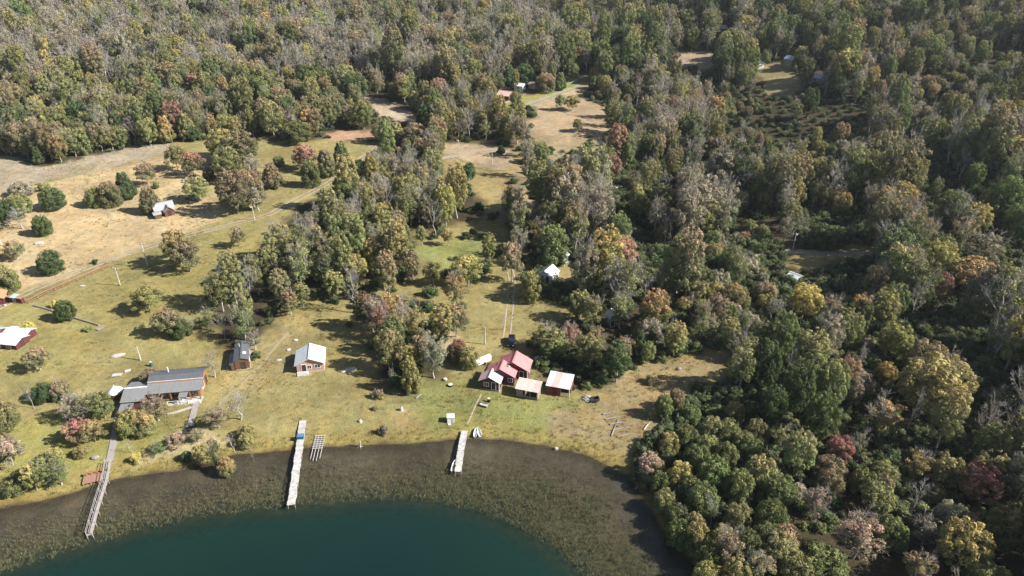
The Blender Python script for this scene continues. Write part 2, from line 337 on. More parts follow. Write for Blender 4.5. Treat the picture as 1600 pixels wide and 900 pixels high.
f = sstep(SD + jit, 5, 13); cov = cov * (1 - f[:, None]) + np.array([0.088, 0.083, 0.052]) * f[:, None]
nx, ny = len(us), len(ys)
I = np.arange((ny - 1) * (nx - 1)); a = (I // (nx - 1)) * nx + I % (nx - 1)
Q = np.stack([a, a + 1, a + nx + 1, a + nx], 1)
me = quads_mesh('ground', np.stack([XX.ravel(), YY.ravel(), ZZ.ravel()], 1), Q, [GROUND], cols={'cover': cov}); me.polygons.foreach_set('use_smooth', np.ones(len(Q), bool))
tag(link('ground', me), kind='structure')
# water
wx = np.concatenate([[-1500, -700, -300], np.arange(-170, 120, 0.9), [200, 500, 1500]]); wy = np.concatenate([[-900, -300, -60, 0], np.arange(20, 112, 0.9)])
WX, WY = np.meshgrid(wx, wy); nx, ny = len(wx), len(wy)
wd = sdist(np.stack([WX.ravel(), WY.ravel()], 1), DEEP)
I = np.arange((ny - 1) * (nx - 1)); a = (I // (nx - 1)) * nx + I % (nx - 1)
me = quads_mesh('lake', np.stack([WX.ravel(), WY.ravel(), np.zeros(WX.size)], 1), np.stack([a, a + 1, a + nx + 1, a + nx], 1), [WATER], cols={'deep': wd})
tag(link('lake', me), kind='structure')

# ---------------------------------------------------------------- roads and tracks
def strip(name, px, width, mat=M_dirt, lift=0.05, ragged=0.35, offs=(0,)):
    p = ground(px)[:, :2]; P = []
    for i in range(len(p) - 1):
        n = max(2, int(np.linalg.norm(p[i + 1] - p[i]) / 1.2)); P += [p[i] + (p[i + 1] - p[i]) * k / n for k in range(n)]
    P = np.array(P + [p[-1]]); K = np.ones(9) / 9
    Pp = np.vstack([np.repeat(P[:1], 4, 0), P, np.repeat(P[-1:], 4, 0)]); P = np.stack([np.convolve(Pp[:, 0], K, 'valid'), np.convolve(Pp[:, 1], K, 'valid')], 1)
    d = np.gradient(P, axis=0); d /= np.linalg.norm(d, axis=1)[:, None]; nrm = np.stack([-d[:, 1], d[:, 0]], 1)
    V = []; Qs = []
    for o in offs:
        base = len(V); cs = np.linspace(-1, 1, 5)
        for i in range(len(P)):
            for c in cs:
                q = P[i] + nrm[i] * (o + c * width / 2 * (1 + (random.random() - 0.5) * ragged * (abs(c) > 0.9) * 2)); V.append((q[0], q[1], 0))
        for i in range(len(P) - 1):
            for k in range(4): b = base + i * 5 + k; Qs.append((b, b + 1, b + 6, b + 5))
    V = np.array(V); V[:, 2] = height(V[:, 0], V[:, 1]) + lift; edge = np.tile([1, 0, 0, 0, 1], len(V) // 5).astype(bool); V[edge, 2] -= lift * 1.6
    return tag(link(name, quads_mesh(name, V, np.array(Qs), [mat])), kind='structure')
strip('dirt_road', [(-60, 502), (-10, 486), (40, 458), (100, 432), (160, 409), (220, 389), (290, 369), (360, 351), (415, 338), (470, 308), (525, 278), (560, 250), (600, 222)], 1.0, offs=(-0.95, 0.95))
strip('dirt_road', [(545, 140), (590, 160), (628, 178), (665, 192)], 3.4)
strip('dirt_road', [(1150, 400), (1225, 392), (1290, 395), (1365, 396), (1440, 392)], 3.2)
strip('vehicle_track', [(790, 405), (801, 435), (797, 470), (794, 505), (790, 535)], 0.6, offs=(-0.8, 0.8))
strip('vehicle_track', [(55, 50), (80, 36), (105, 20), (130, 0)], 3.0)
strip('footpath', [(756, 610), (742, 632), (733, 655), (726, 674)], 0.5, lift=0.04)
strip('footpath', [(335, 640), (360, 610), (395, 585), (430, 540), (455, 515)], 0.9, surf('pale_path', (0.30, 0.25, 0.16), None, 0.95, 0.6), lift=0.03)
strip('dirt_road', [(660, 252), (690, 247), (725, 238), (770, 232), (800, 240)], 2.6)
#@@TREES
#@@THINGS
# ---------------------------------------------------------------- trees: prototypes
def tubes(segs, n=3):
    """segments (p0, p1, r0, r1) -> vertices and quads"""
    A = np.array([s[0] for s in segs]); B = np.array([s[1] for s in segs]); r0 = np.array([s[2] for s in segs]); r1 = np.array([s[3] for s in segs])
    d = B - A; d /= np.maximum(np.linalg.norm(d, axis=1), 1e-6)[:, None]
    u = np.where(np.abs(d[:, 2:3]) < 0.9, np.array([[0, 0, 1.0]]), np.array([[1.0, 0, 0]])); r = np.cross(d, u); r /= np.linalg.norm(r, axis=1)[:, None]; u = np.cross(r, d)
    V = []
    for C, rad in ((A, r0), (B, r1)):
        for k in range(n):
            t = 2 * math.pi * k / n; V.append(C + rad[:, None] * (r * math.cos(t) + u * math.sin(t)))
    V = np.stack(V, 1).reshape(-1, 3); b = np.arange(len(segs)) * 2 * n
    Q = np.concatenate([np.stack([b + k, b + (k + 1) % n, b + n + (k + 1) % n, b + n + k], 1) for k in range(n)])
    return V, Q
def skeleton(rg, Ht, Wd, base, nl, ns, nw, up=0.7, reach=1.0, lean=0.04, rt=0.22, low=None):
    """trunk, limbs, branches and twigs"""
    segs = []; low = base if low is None else low
    top = np.array([rg.normal(0, lean) * Ht, rg.normal(0, lean) * Ht, Ht * 0.86]); n = 5; pts = [np.zeros(3)]
    for i in range(1, n + 1):
        t = i / n; pts.append(top * t + np.array([rg.normal(0, .02), rg.normal(0, .02), 0]) * Ht)
    pts[0][2] = -0.6
    for i in range(n): segs.append((pts[i], pts[i + 1], rt * (1 - 0.8 * i / n) * (1.25 if i == 0 else 1), rt * (1 - 0.8 * (i + 1) / n)))
    tips = []
    for k in range(nl):
        t = low + (0.97 - low) * (k + rg.random()) / nl; f = t * n; i = min(int(f), n - 1); p = pts[i] + (pts[i + 1] - pts[i]) * (f - i)
        a = rg.random() * 6.283 + k * 2.4; ln = Wd * 0.5 * reach * (0.65 + 0.5 * rg.random()) * (1.15 - 0.55 * t); uu = up * (0.6 + 0.8 * rg.random())
        d = np.array([math.cos(a), math.sin(a), uu]); d /= np.linalg.norm(d); mid = p + d * ln * 0.5; e = mid + (d + np.array([0, 0, 0.35])) * ln * 0.55
        r = rt * 0.42 * (1.1 - 0.6 * t); segs.append((p, mid, r, r * 0.7)); segs.append((mid, e, r * 0.7, r * 0.28)); 
        for j in range(ns):
            s = 0.35 + 0.65 * rg.random(); q = mid + (e - mid) * s if s > .5 else p + (mid - p) * (s + .4); dd = d + rg.normal(0, .55, 3); dd[2] += 0.3; dd /= np.linalg.norm(dd); l2 = ln * (0.3 + 0.3 * rg.random()); e2 = q + dd * l2
            segs.append((q, e2, r * 0.34, r * 0.12)); 
            for m in range(nw):
                q2 = q + (e2 - q) * (0.3 + 0.7 * rg.random()); d3 = dd + rg.normal(0, .6, 3); d3[2] += 0.35; d3 /= np.linalg.norm(d3); segs.append((q2, q2 + d3 * l2 * (0.4 + 0.5 * rg.random()), max(0.018, r * 0.12), 0.008)); tips.append(segs[-1][1])
    return segs, np.array(tips) if tips else np.zeros((0, 3))
def leaves(rg, C, Rd, per, size, zlo, zhi, flat=1.0, patch=None, shell=(0.72, 1.06), down=0.35):
    """leaf sprays on clump surfaces; C centres, Rd radii"""
    V = []; L = []
    for c, r in zip(C, Rd):
        n = max(6, int(per * (r / Rd.mean()) ** 2)); d = rg.normal(0, 1, (n, 3)); d[:, 2] = np.where(d[:, 2] < 0, d[:, 2] * down, d[:, 2]); d /= np.linalg.norm(d, axis=1)[:, None]
        p = c + d * r * rg.uniform(*shell, (n, 1)) * np.array([1, 1, flat])
        nn = d + rg.normal(0, .34, (n, 3)); nn /= np.linalg.norm(nn, axis=1)[:, None]
        t = np.cross(nn, rg.normal(0, 1, (n, 3))); t /= np.linalg.norm(t, axis=1)[:, None]; b = np.cross(nn, t); s = size * rg.uniform(.55, 1.25, (n, 1)); s2 = s * rg.uniform(.45, .95, (n, 1))
        V.append(np.stack([p - t * s, p - b * s2 * .6 + t * s * .1, p + t * s, p + b * s2 * .6], 1))
        g = np.clip(0.55 * (p[:, 2] - zlo) / max(zhi - zlo, .1) + 0.45 * (d[:, 2] * .5 + .5), 0, 1); pb = rg.random() * 0.75 + 0.25 * rg.random(n); k = np.clip(0.5 * rg.random() + 0.5 * rg.random(n), 0, 1)
        L.append(np.repeat(np.stack([k, g, pb], 1), 4, 0))
    V = np.concatenate(V).reshape(-1, 3); return V, np.arange(len(V)).reshape(-1, 4), np.concatenate(L)
def clumps(rg, n, Wd, z0, z1, prof, rr, inner=0.72, tight=False):
    t = (np.arange(n) + rg.random(n)) / n; a = np.arange(n) * 2.39996 + rg.normal(0, .5, n); pr = prof(t) * Wd / 2
    q = inner * (0.55 + 0.5 * rg.random(n)); q[rg.random(n) < 0.22] *= 0.35
    if tight: q = inner * rg.uniform(.72, .84, n)
    rad = rr * Wd * rg.uniform(.75, 1.3, n) * np.clip(prof(t), .45, 1)
    return np.stack([np.cos(a) * np.maximum(pr * q * 1.25 - rad * .2, 0), np.sin(a) * np.maximum(pr * q * 1.25 - rad * .2, 0), z0 + (z1 - z0) * t - rad * .3], 1), rad
egg = lambda t: np.sqrt(np.clip(1 - ((t - .42) / .62) ** 2, 0.03, 1)); dome = lambda t: np.sqrt(np.clip(1 - ((t - .35) / .70) ** 2, .05, 1)); cone = lambda t: np.clip(1.12 - t, .12, 1) ** .62 * np.clip(.62 + 1.6 * t, 0, 1)
oval = lambda t: np.sqrt(np.clip(1 - ((t - .5) / .56) ** 2, .05, 1))
PROTO = {}
def proto(style, k):
    rg = np.random.default_rng(sum(map(ord, style)) * 101 + k); dead = False
    if style == 'broad':   # upright southern beech, foliage in heaped clumps, some twigs above
        Hh, Ww = 13, 8.2; C, r = clumps(rg, 96, Ww, 2.2, 12.5, oval, .100, .96, True); sg, tp = skeleton(rg, Hh, Ww, .3, 9, 3, 3, .9, 1.02, low=.3); lf = leaves(rg, C, r, 84, .26, 2.5, 12.8)
    elif style == 'cone':  # dense egg or cone, leafy to the ground
        Hh, Ww = 9, 6.6; C, r = clumps(rg, 84, Ww, .5, 8.3, (egg, cone, egg)[k % 3], .125, .98, True); sg, tp = skeleton(rg, Hh * .9, Ww * .7, .1, 7, 1, 1, .6, .7, low=.2); lf = leaves(rg, C, r, 96, .24, 0.2, 8.8, down=.8)
    elif style == 'bare':  # thinning crown, fine grey twigs everywhere
        Hh, Ww = 13.5, 7.0; C, r = clumps(rg, 44, Ww, 2.8, 12.4, oval, .12, .8); sg, tp = skeleton(rg, Hh, Ww, .3, 14, 5, 7, 1.25, 1.1, low=.25); lf = leaves(rg, C, r, 66, .23, 3, 13)
    elif style == 'twig':  # nearly leafless
        Hh, Ww = 12, 6.0; C, r = clumps(rg, 12, Ww, 4, 11, oval, .13); sg, tp = skeleton(rg, Hh, Ww, .3, 15, 6, 8, 1.3, 1.12, low=.25); lf = leaves(rg, C, r, 34, .23, 3, 12)
    elif style == 'dead':  # bleached skeleton
        Hh, Ww = 11, 7.6; sg, tp = skeleton(rg, Hh * 1.1, 5.5, .3, 13, 5, 5, 1.15, 1.1, .04, .15, low=.3); lf = None; dead = True
    elif style == 'lone':  # rounded crown on a clear trunk
        Hh, Ww = 9, 6.2; C, r = clumps(rg, 54, Ww, 3.0, 8.7, dome, .125, .9); sg, tp = skeleton(rg, Hh, Ww, .4, 9, 3, 3, .8, .95, low=.36, rt=.17); lf = leaves(rg, C, r, 100, .22, 3.2, 8.9)
    elif style == 'tall':  # slender, high crown
        Hh, Ww = 16, 6.2; C, r = clumps(rg, 88, Ww, 3.2, 15.5, oval, .110, .97, True); sg, tp = skeleton(rg, Hh, Ww, .3, 12, 3, 4, 1.1, 1.05, low=.3); lf = leaves(rg, C, r, 78, .25, 4, 15.8)
    elif style == 'bushy': # low rounded thicket tree
        Hh, Ww = 7.5, 7.0; C, r = clumps(rg, 56, Ww, .8, 6.9, dome, .14, .95, True); sg, tp = skeleton(rg, Hh * .9, Ww * .8, .1, 7, 2, 1, .8, .8, low=.15); lf = leaves(rg, C, r, 124, .245, .5, 7.3, down=.6)
    else:                  # shrub
        Hh, Ww = 2.6, 3.2; C, r = clumps(rg, 16, Ww, .25, 2.3, dome, .17, .9); sg, tp = skeleton(rg, Hh, Ww, .1, 6, 3, 2, .9, .9, low=.1, rt=.07); lf = leaves(rg, C, r, 60, .20, .1, 2.5, down=.6)
    if lf and style != 'twig':
        k0 = dict(broad=(3.5, 11.2, .25), cone=(1.0, 7.2, .30), bare=(4, 10.5, .17), lone=(4.0, 7.8, .27), tall=(5, 14, .25), bushy=(1.4, 5.6, .30)).get(style, (.5, 1.9, .28)); m_ = 7
        CC = np.c_[rg.normal(0, .04 * Ww, m_), rg.normal(0, .04 * Ww, m_), np.linspace(k0[0], k0[1], m_)]; RR = Ww * k0[2] * np.sqrt(np.clip(1 - (np.linspace(-.8, .8, m_)) ** 2, .2, 1))
        l2 = leaves(rg, CC, RR, 150 if style != 'bare' else 70, .03 * Ww + .16, k0[0] - 1, Hh, down=1.0); lf = (np.vstack([lf[0], l2[0]]), np.vstack([lf[1], l2[1] + len(lf[0])]), np.vstack([lf[2], l2[2]]))
    tv, tq = tubes(sg[:5], 6) if style != 'shrub' else tubes(sg[:5], 4); t2, q2 = tubes(sg[5:], 3); V = np.vstack([tv, t2]); Q = np.vstack([tq, q2 + len(tv)])
    bark = DEADBARK if (dead or style == 'twig') else BARK
    trunk = quads_mesh('trunk', V, Q, [bark]); crown = None
    if lf: crown = quads_mesh('crown', lf[0], lf[1], [LEAF], cols={'lv': lf[2]})
    if lf:
        AV = np.vstack([V, lf[0]]); AQ = np.vstack([Q, lf[1] + len(V)]); both = quads_mesh('tree', AV, AQ, [bark, LEAF], np.r_[np.zeros(len(Q)), np.ones(len(lf[1]))], {'lv': np.vstack([np.zeros((len(V), 3)), lf[2]])})
    else: both = trunk
    return dict(H=Hh, W=Ww, trunk=trunk, crown=crown, both=both)
NVAR = dict(broad=8, cone=5, bare=7, twig=4, dead=5, lone=5, tall=6, bushy=5, shrub=3)
for st, nv in NVAR.items():
    for k in range(nv): PROTO[(st, k)] = proto(st, k)
PK = sorted(PROTO); PCOL = bpy.data.collections.new('tree_kinds')
for i, k in enumerate(PK): PCOL.objects.link(bpy.data.objects.new('tree_kind_%02d' % i, PROTO[k]['both']))
PIDX = {k: i for i, k in enumerate(PK)}

# colour kinds: leaf green, turned-leaf colour, how far turned, words
CK = {
 'dk': ((0.066, 0.092, 0.040), (0.138, 0.135, 0.065), .24, 'dark green'), 'gr': ((0.111, 0.136, 0.056), (0.196, 0.186, 0.078), .30, 'mid-green'), 'ol': ((0.152, 0.165, 0.070), (0.269, 0.224, 0.108), .38, 'olive green'),
 'go': ((0.184, 0.181, 0.073), (0.321, 0.253, 0.104), .42, 'golden olive'), 'br': ((0.139, 0.141, 0.073), (0.268, 0.188, 0.120), .45, 'brown-tinged'), 'or': ((0.157, 0.155, 0.070), (0.359, 0.225, 0.114), .45, 'orange-tinged'),
 'rd': ((0.158, 0.137, 0.078), (0.290, 0.150, 0.122), .56, 'dull red'), 'rt': ((0.092, 0.111, 0.054), (0.320, 0.133, 0.113), .42, 'red-topped'), 'gy': ((0.171, 0.164, 0.109), (0.289, 0.246, 0.186), .48, 'grey-brown'),
 'ye': ((0.262, 0.243, 0.085), (0.418, 0.329, 0.102), .48, 'yellow'), 'pk': ((0.184, 0.161, 0.107), (0.300, 0.212, 0.165), .50, 'pinkish'), 'wh': ((0.158, 0.145, 0.107), (0.210, 0.184, 0.146), .5, 'bleached grey')}
# ---- trees picked out one by one in the photograph: base pixel, width and height in pixels, style, colour
T = '''86 326 33 37 cone dk;71 367 25 36 cone dk;84 426 33 40 cone dk;200 310 30 47 cone dk;176 321 32 42 cone br;152 322 27 34 bushy ol;238 332 33 46 cone br;233 289 28 38 lone br;244 295 11 13 shrub gr;278 266 28 42 lone ol;303 274 33 38 lone rt;311 314 36 40 broad ol;328 282 16 23 cone br
372 334 46 74 broad br;394 326 40 64 broad br;360 284 40 58 broad ol;381 262 50 60 broad br;350 250 40 52 broad go;399 290 34 50 bare gy;15 352 32 46 broad dk;38 341 32 42 broad ol;36 357 30 35 twig gy;35 305 30 24 bushy gy;67 297 22 12 shrub ol;26 406 28 32 lone br;12 455 38 46 cone ol;-14 372 34 44 broad ol
283 412 44 58 lone or;298 424 36 50 lone br;374 385 22 32 lone br;149 412 9 8 shrub dk;235 487 42 42 lone go;105 499 27 34 cone dk;87 481 11 14 shrub ye;46 519 20 18 bushy ye;138 517 11 10 shrub ol;266 522 38 42 lone br;284 524 30 28 bushy dk;298 520 20 26 twig gy;64 578 32 38 lone br
12 668 36 44 bushy ol;54 638 22 38 dead wh;72 625 30 30 bushy dk;100 622 28 30 bushy br;120 657 38 48 bare gy;150 657 46 52 bare ol;165 653 34 44 broad ol;128 690 34 38 lone rd;150 690 34 36 lone or;92 607 18 22 dead wh;240 600 32 26 bushy br;248 657 46 46 bare br;205 677 36 42 bushy go;228 677 32 38 bushy or;336 590 24 44 twig or
330 516 22 38 bare ol;352 528 26 40 dead wh;384 531 38 56 bare gr;399 548 26 34 twig rd;342 668 36 36 bare br;376 656 34 46 twig gy;386 684 26 20 bushy go;20 726 38 42 lone pk;58 766 30 46 lone go;80 753 44 46 broad ol;97 758 36 42 bare gr;26 768 34 26 bushy ol;86 722 30 22 bushy go
207 708 20 20 dead wh;128 712 20 16 bushy go;213 722 16 14 shrub ye;253 707 28 20 bare gr;278 701 24 26 lone pk;293 719 15 15 cone dk;317 719 28 26 bushy go;341 736 16 44 bare dk;356 739 24 26 bushy or;367 706 30 28 dead wh;386 697 22 20 bushy go;397 722 8 24 dead wh;12 705 26 30 broad br;310 690 24 20 bare br;330 702 20 16 shrub br
572 514 30 62 tall rt;455 492 24 42 tall br;474 479 24 40 tall ol;526 466 30 46 tall go;614 578 44 66 lone ol;662 573 40 50 lone br;644 612 30 62 cone go;638 592 22 52 tall go;613 599 10 26 twig or;600 532 36 70 bare rd;585 520 30 64 bare pk;650 541 36 68 bare go;632 528 30 66 twig gy;692 533 34 60 tall go;713 526 34 52 lone br;716 563 30 34 bushy rt;733 572 29 32 bushy go;592 621 16 14 shrub br;586 640 9 6 shrub br;600 677 14 14 shrub gy
962 597 38 66 tall dk;921 577 42 56 lone ol;996 557 27 48 cone dk;1016 550 18 42 cone dk;1052 557 32 58 tall go;1092 533 30 72 bare ol;1118 511 27 56 tall pk;1137 543 28 50 tall ol;1158 531 22 50 bare gr;1016 598 16 13 shrub ol;1035 651 25 38 cone gr;1055 638 22 34 cone br;1078 660 27 28 bushy gr;846 545 46 40 bare go;889 548 36 48 bare rd;866 556 44 42 broad ol;930 556 32 50 bare or;975 563 27 42 bare or;925 513 38 56 bare go;969 514 36 62 bare ol;1021 514 46 64 broad or;905 500 34 50 broad ol
488 291 27 46 cone gr;478 266 37 42 lone rd;511 275 31 46 cone br;536 266 28 50 cone dk;428 293 33 43 cone br;437 259 16 18 cone gr;405 329 36 44 bare gy;586 271 30 42 bare gr;562 271 23 24 cone dk;616 269 13 19 cone dk;733 289 20 38 lone dk;660 384 16 34 lone ol;700 384 16 30 lone go;677 446 26 40 lone ol;730 447 44 50 lone go;465 222 40 36 cone gr;620 225 34 38 cone ol;650 232 36 44 cone br;600 222 34 36 broad ol;660 255 30 44 broad br;830 470 28 52 cone go;862 414 44 70 cone gr;800 440 30 66 lone pk;812 420 26 60 dead wh
875 173 14 27 lone ol;894 173 20 25 lone go;902 206 16 22 lone ol;852 143 27 32 cone br;875 140 20 30 cone gr;945 152 17 36 tall go;928 139 19 22 cone gr;819 132 28 35 cone dk;795 134 26 36 cone dk;806 175 18 34 lone ol;968 420 48 50 broad rd;783 240 14 14 cone dk;845 255 24 36 broad ol;1012 744 32 36 broad pk;1222 632 26 88 dead wh;1416 676 30 70 dead wh;1110 822 34 44 dead wh;1165 905 30 40 dead wh;1425 800 46 54 dead wh;1058 820 20 30 dead wh
1316 616 30 66 tall rd;1328 640 22 56 tall pk;1306 724 38 46 broad rd;1266 812 38 56 bare pk;1520 782 56 60 broad rd;1332 872 66 72 bare pk;1424 910 46 52 bare or;1446 650 92 100 broad go;1252 496 46 56 broad ye;1292 512 32 56 bare pk;1350 502 46 48 bare or;1390 560 44 62 broad go;1375 690 62 70 bare or;1405 330 40 46 tall or;1372 350 30 64 tall or;1398 335 30 56 tall go;1490 890 66 80 broad go;1560 860 60 76 broad or;1425 750 40 50 bare go;1300 385 36 36 cone dk;1280 385 36 40 cone dk;1410 450 42 74 bare br;1455 440 48 70 broad go;1515 455 60 56 broad or;1530 415 50 60 bare gy;1585 480 40 60 broad gy
1188 610 40 84 broad dk;1212 566 42 86 broad gr;1236 650 44 92 broad dk;1200 668 36 70 broad dk;1256 600 46 92 tall ol;1180 560 34 66 tall ol;1275 690 46 80 broad gr;1240 740 44 70 broad ol;1290 640 40 84 broad ol;1110 760 46 50 bushy gr;1365 800 44 46 broad ol;1385 850 46 44 bushy gr;1440 850 44 46 bare gy;1470 760 46 54 broad ol;1345 770 36 40 bushy gr;1030 766 30 30 bushy gr;1038 796 32 32 bushy ol;1056 822 34 34 bushy gr;1080 836 34 34 bushy ol;1102 884 36 38 bushy gr;1124 862 38 42 bushy ol;1024 742 26 26 bushy go;1164 872 40 44 bushy gr;1182 908 44 46 bare br;1214 882 44 46 broad ol;1172 724 36 40 bushy gr;1158 706 32 34 bushy ol;1098 716 34 36 bushy gr;1075 780 36 36 bushy gr;1215 790 40 48 broad gr;1190 860 40 44 bushy gr;1145 920 40 44 broad ol;1100 915 36 36 bushy go;1085 740 40 46 bushy gr;1060 760 36 40 bushy go;1095 800 44 46 bushy gr;1130 730 36 40 bushy gr;1135 690 34 38 bushy gr;1110 690 36 40 bushy ol;1145 660 30 34 bushy ol;1150 780 40 50 bushy gr;1148 830 36 46 bushy ol;1085 860 40 42 bushy go;1060 850 38 36 bushy gr;1130 890 44 62 bare br;1070 700 36 36 bushy gr;1045 705 30 30 bushy go;1185 760 44 50 bushy ol;1200 830 46 50 bushy gr;1215 700 36 40 bare ol;1180 690 34 36 bushy ol;1280 900 70 40 bushy gr;1240 905 50 40 bushy ol'''
HAND = []
for row in T.replace('\n', ';').split(';'):
    a, b_, c, d, e, f = row.split(); HAND.append((float(a), float(b_), float(c), float(d), e, f))
hp = ground([(h[0], h[1]) for h in HAND])
trees = []                                        # x y z  scale_xy scale_z  rot  style  var  colour
for h, p in zip(HAND, hp):
    k = ppm(p); dep = math.atan2(H - p[2], math.hypot(p[0], p[1])); Ww = h[2] / k * 1.02; Hh = max(h[3] / (k * math.cos(dep)) * .93, .45 * Ww)
    v = random.randrange(NVAR[h[4]]); pr = PROTO[(h[4], v)]
    trees.append(dict(p=p, sx=Ww / pr['W'], sz=Hh / pr['H'], rot=random.random() * 6.283, st=h[4], v=v, c=h[5], hand=True, Wd=Ww, Hd=Hh))
# ---- the woods: jittered rows over the land, kept off the clearings and off what the photograph shows open
cand = []; y = 58.0
while y < 900:
    s = 5.4 if y < 300 else 6.6 if y < 520 else 9.5
    x = -(0.86 * y + 70); xr = 0.86 * y + (95 if y < 400 else 60)
    while x < xr: cand.append((x + random.uniform(-.42, .42) * s, y + random.uniform(-.42, .42) * s)); x += s
    y += s * .87
cand = np.array(cand); csd = sdist(cand, SHORE); cand = cand[csd < -1.5]
cz = height(cand[:, 0], cand[:, 1]); base_px, dep = project(np.c_[cand, cz])
keep = np.ones(len(cand), bool)
crown_px, _ = project(np.c_[cand, cz + 8.0]); high_px, _ = project(np.c_[cand, cz + 11.5]); mid_px, _ = project(np.c_[cand, cz + 5.0])
for nm, poly in OPEN_PX.items():
    pw = np.array(poly, float); keep &= ~inside(base_px, pw); keep &= ~inside(mid_px, pw) 
    if nm != 'yard': keep &= ~inside(crown_px, pw); keep &= ~inside(high_px, pw)
    else: keep &= ~inside(crown_px, pw)
# open strips between the trunks of the middle grove, bush clump and shore handled by hand
for poly in ([(1020, 640), (1200, 640), (1215, 760), (1215, 920), (1000, 920), (990, 745)],):
    keep &= ~inside(base_px, np.array(poly, float))
hxy = np.array([t['p'][:2] for t in trees]); hw = np.array([t['Wd'] for t in trees])
d2 = np.sqrt(((cand[:, None] - hxy[None]) ** 2).sum(2)); keep &= (d2 - hw[None] * .42).min(1) > 1.6
cand = cand[keep]; cz = cz[keep]; base_px = base_px[keep]
MIXES = {  # style and colour odds by part of the wood
 'north_west': ([('bare', .34), ('twig', .24), ('broad', .24), ('tall', .10), ('cone', .06), ('dead', .03)], [('gy', .46), ('ol', .22), ('br', .12), ('or', .035), ('go', .09), ('gr', .07), ('rd', .005)]),
 'edge': ([('broad', .38), ('cone', .34), ('bare', .18), ('tall', .10)], [('ol', .34), ('dk', .11), ('gr', .14), ('br', .24), ('or', .05), ('go', .09), ('gy', .08), ('rd', .01)]),
 'grove': ([('broad', .26), ('tall', .22), ('bare', .36), ('twig', .16), ('dead', .02)], [('go', .30), ('ol', .36), ('br', .10), ('or', .05), ('gy', .12), ('rd', .008), ('gr', .06)]),
 'north': ([('broad', .32), ('bushy', .30), ('tall', .2), ('bare', .18)], [('ol', .30), ('dk', .22), ('gr', .2), ('br', .1), ('gy', .1), ('go', .08)]),
 'east': ([('broad', .36), ('bare', .32), ('tall', .17), ('bushy', .05), ('twig', .10), ('dead', .02)], [('ol', .36), ('gr', .17), ('br', .15), ('go', .10), ('or', .075), ('gy', .24), ('rd', .016), ('dk', .06)])}
def pick(o):
    r = random.random() * sum(p for _, p in o)
    for k, p in o:
        r -= p
        if r <= 0: return k
    return o[0][0]
for (x, y), z, (px, py) in zip(cand, cz, base_px):
    zone = 'north' if (px > 880 and py < 135 and px < 1330) else 'north_west' if (px < 880 and py < 140 + 10 * math.sin(px * .02)) else 'edge' if px < 700 and py < 262 else 'grove' if px < 830 else 'east'
    if px < 0 and py > 240: continue
    semi = any(inside(np.array([[px, py]]), np.array(q, float))[0] for q in SEMI_PX)
    if random.random() > (.30 if semi else {'grove': .90, 'east': .96 if py > 600 else .84, 'north': .8}.get(zone, .92)): continue
    st = pick(MIXES[zone][0]); c = pick(MIXES[zone][1]); st = ('bare' if random.random() < .6 else 'twig') if c == 'gy' and st in ('broad', 'tall', 'bushy', 'cone') else st; v = random.randrange(NVAR[st]); pr = PROTO[(st, v)]
    g = (random.uniform(.72, 1.02) if random.random() < .55 else random.uniform(1.0, 1.42)) * (.70 if zone == 'grove' else .80 if zone == 'edge' else 1.0 if zone in ('north', 'north_west') else .75); wv = random.uniform(.85, 1.15)
    nz = .6 * float(vnoise(x, y, 19)) + .4 * float(vnoise(x + 300, y, 9))
    if zone in ('east', 'north') and nz < (.38 if y < 300 else .27): continue
    if zone == 'east': g *= .80 + (.75 if y < 230 else .42) * min(.3, max(0, nz - .38)) / .3
    elif zone in ('grove', 'edge', 'north_west'): g *= .88 + .35 * nz
    if zone == 'east' and vnoise(x, y, 34) > .60: g *= .62; st = 'bushy' if random.random() < .7 else st; v = random.randrange(NVAR[st]); pr = PROTO[(st, v)]
    trees.append(dict(p=np.array([x, y, z]), sx=g * wv, sz=g * random.uniform(.95, 1.25), rot=random.random() * 6.283, st=st, v=v, c=c, hand=False, Wd=pr['W'] * g * wv, Hd=pr['H'] * g))
# ---- which stand as things of their own: all picked by hand, then the largest in view
pos = np.array([t['p'] + np.array([0, 0, t['Hd'] * .8]) for t in trees]); tpx, tz = project(pos)
for t, q, zc in zip(trees, tpx, tz): t['q'] = q; t['a'] = F * t['Wd'] / zc; t['in'] = (4 < q[0] < 1596) and (4 < q[1] < 896)
hand_n = sum(t['hand'] for t in trees); rest = sorted([t for t in trees if not t['hand'] and t['in']], key=lambda t: -t['a'])
for t in rest[:max(0, 322 - hand_n)]: t['solo'] = True
solo = [t for t in trees if t['hand'] or t.get('solo')]; mass = [t for t in trees if not (t['hand'] or t.get('solo'))]
LM = {  # landmarks for telling trees apart
 'the dark-roofed lodge': (270, 612), 'the small black cabin': (375, 565), 'the white-roofed cabin': (487, 565), 'the red-roofed house': (787, 590), 'the red-walled shed': (876, 605), 'the field log cabin': (257, 332),
 'the maroon left-edge building': (25, 537), 'the railed jetty': (160, 770), 'the long white jetty': (463, 720), 'the short boat jetty': (720, 705), 'the white woodland cabin': (857, 432), 'the far pink-roofed house': (790, 152),
 'the right-hand road': (1295, 396), 'the lone bleached snag': (1222, 590), 'the lakeside thicket': (1100, 760), 'the bottom right corner': (1580, 880), 'the right edge at mid height': (1590, 480), 'the tall red tree': (1316, 580),
 'the bare hilltop clearing': (1085, 95), 'the wooden road fence': (100, 450), 'the bright green glade': (700, 395), 'the dirt crossing': (740, 235), 'the upper right corner': (1560, 60), 'the big golden tree': (1446, 600), 'the low red tree': (1520, 745),
 'the bend in the dirt road': (620, 178), 'the white round hut': (183, 615), 'the woodland red tree': (968, 395), 'the upper left corner': (60, 60), 'the log-strewn bank': (960, 680)}
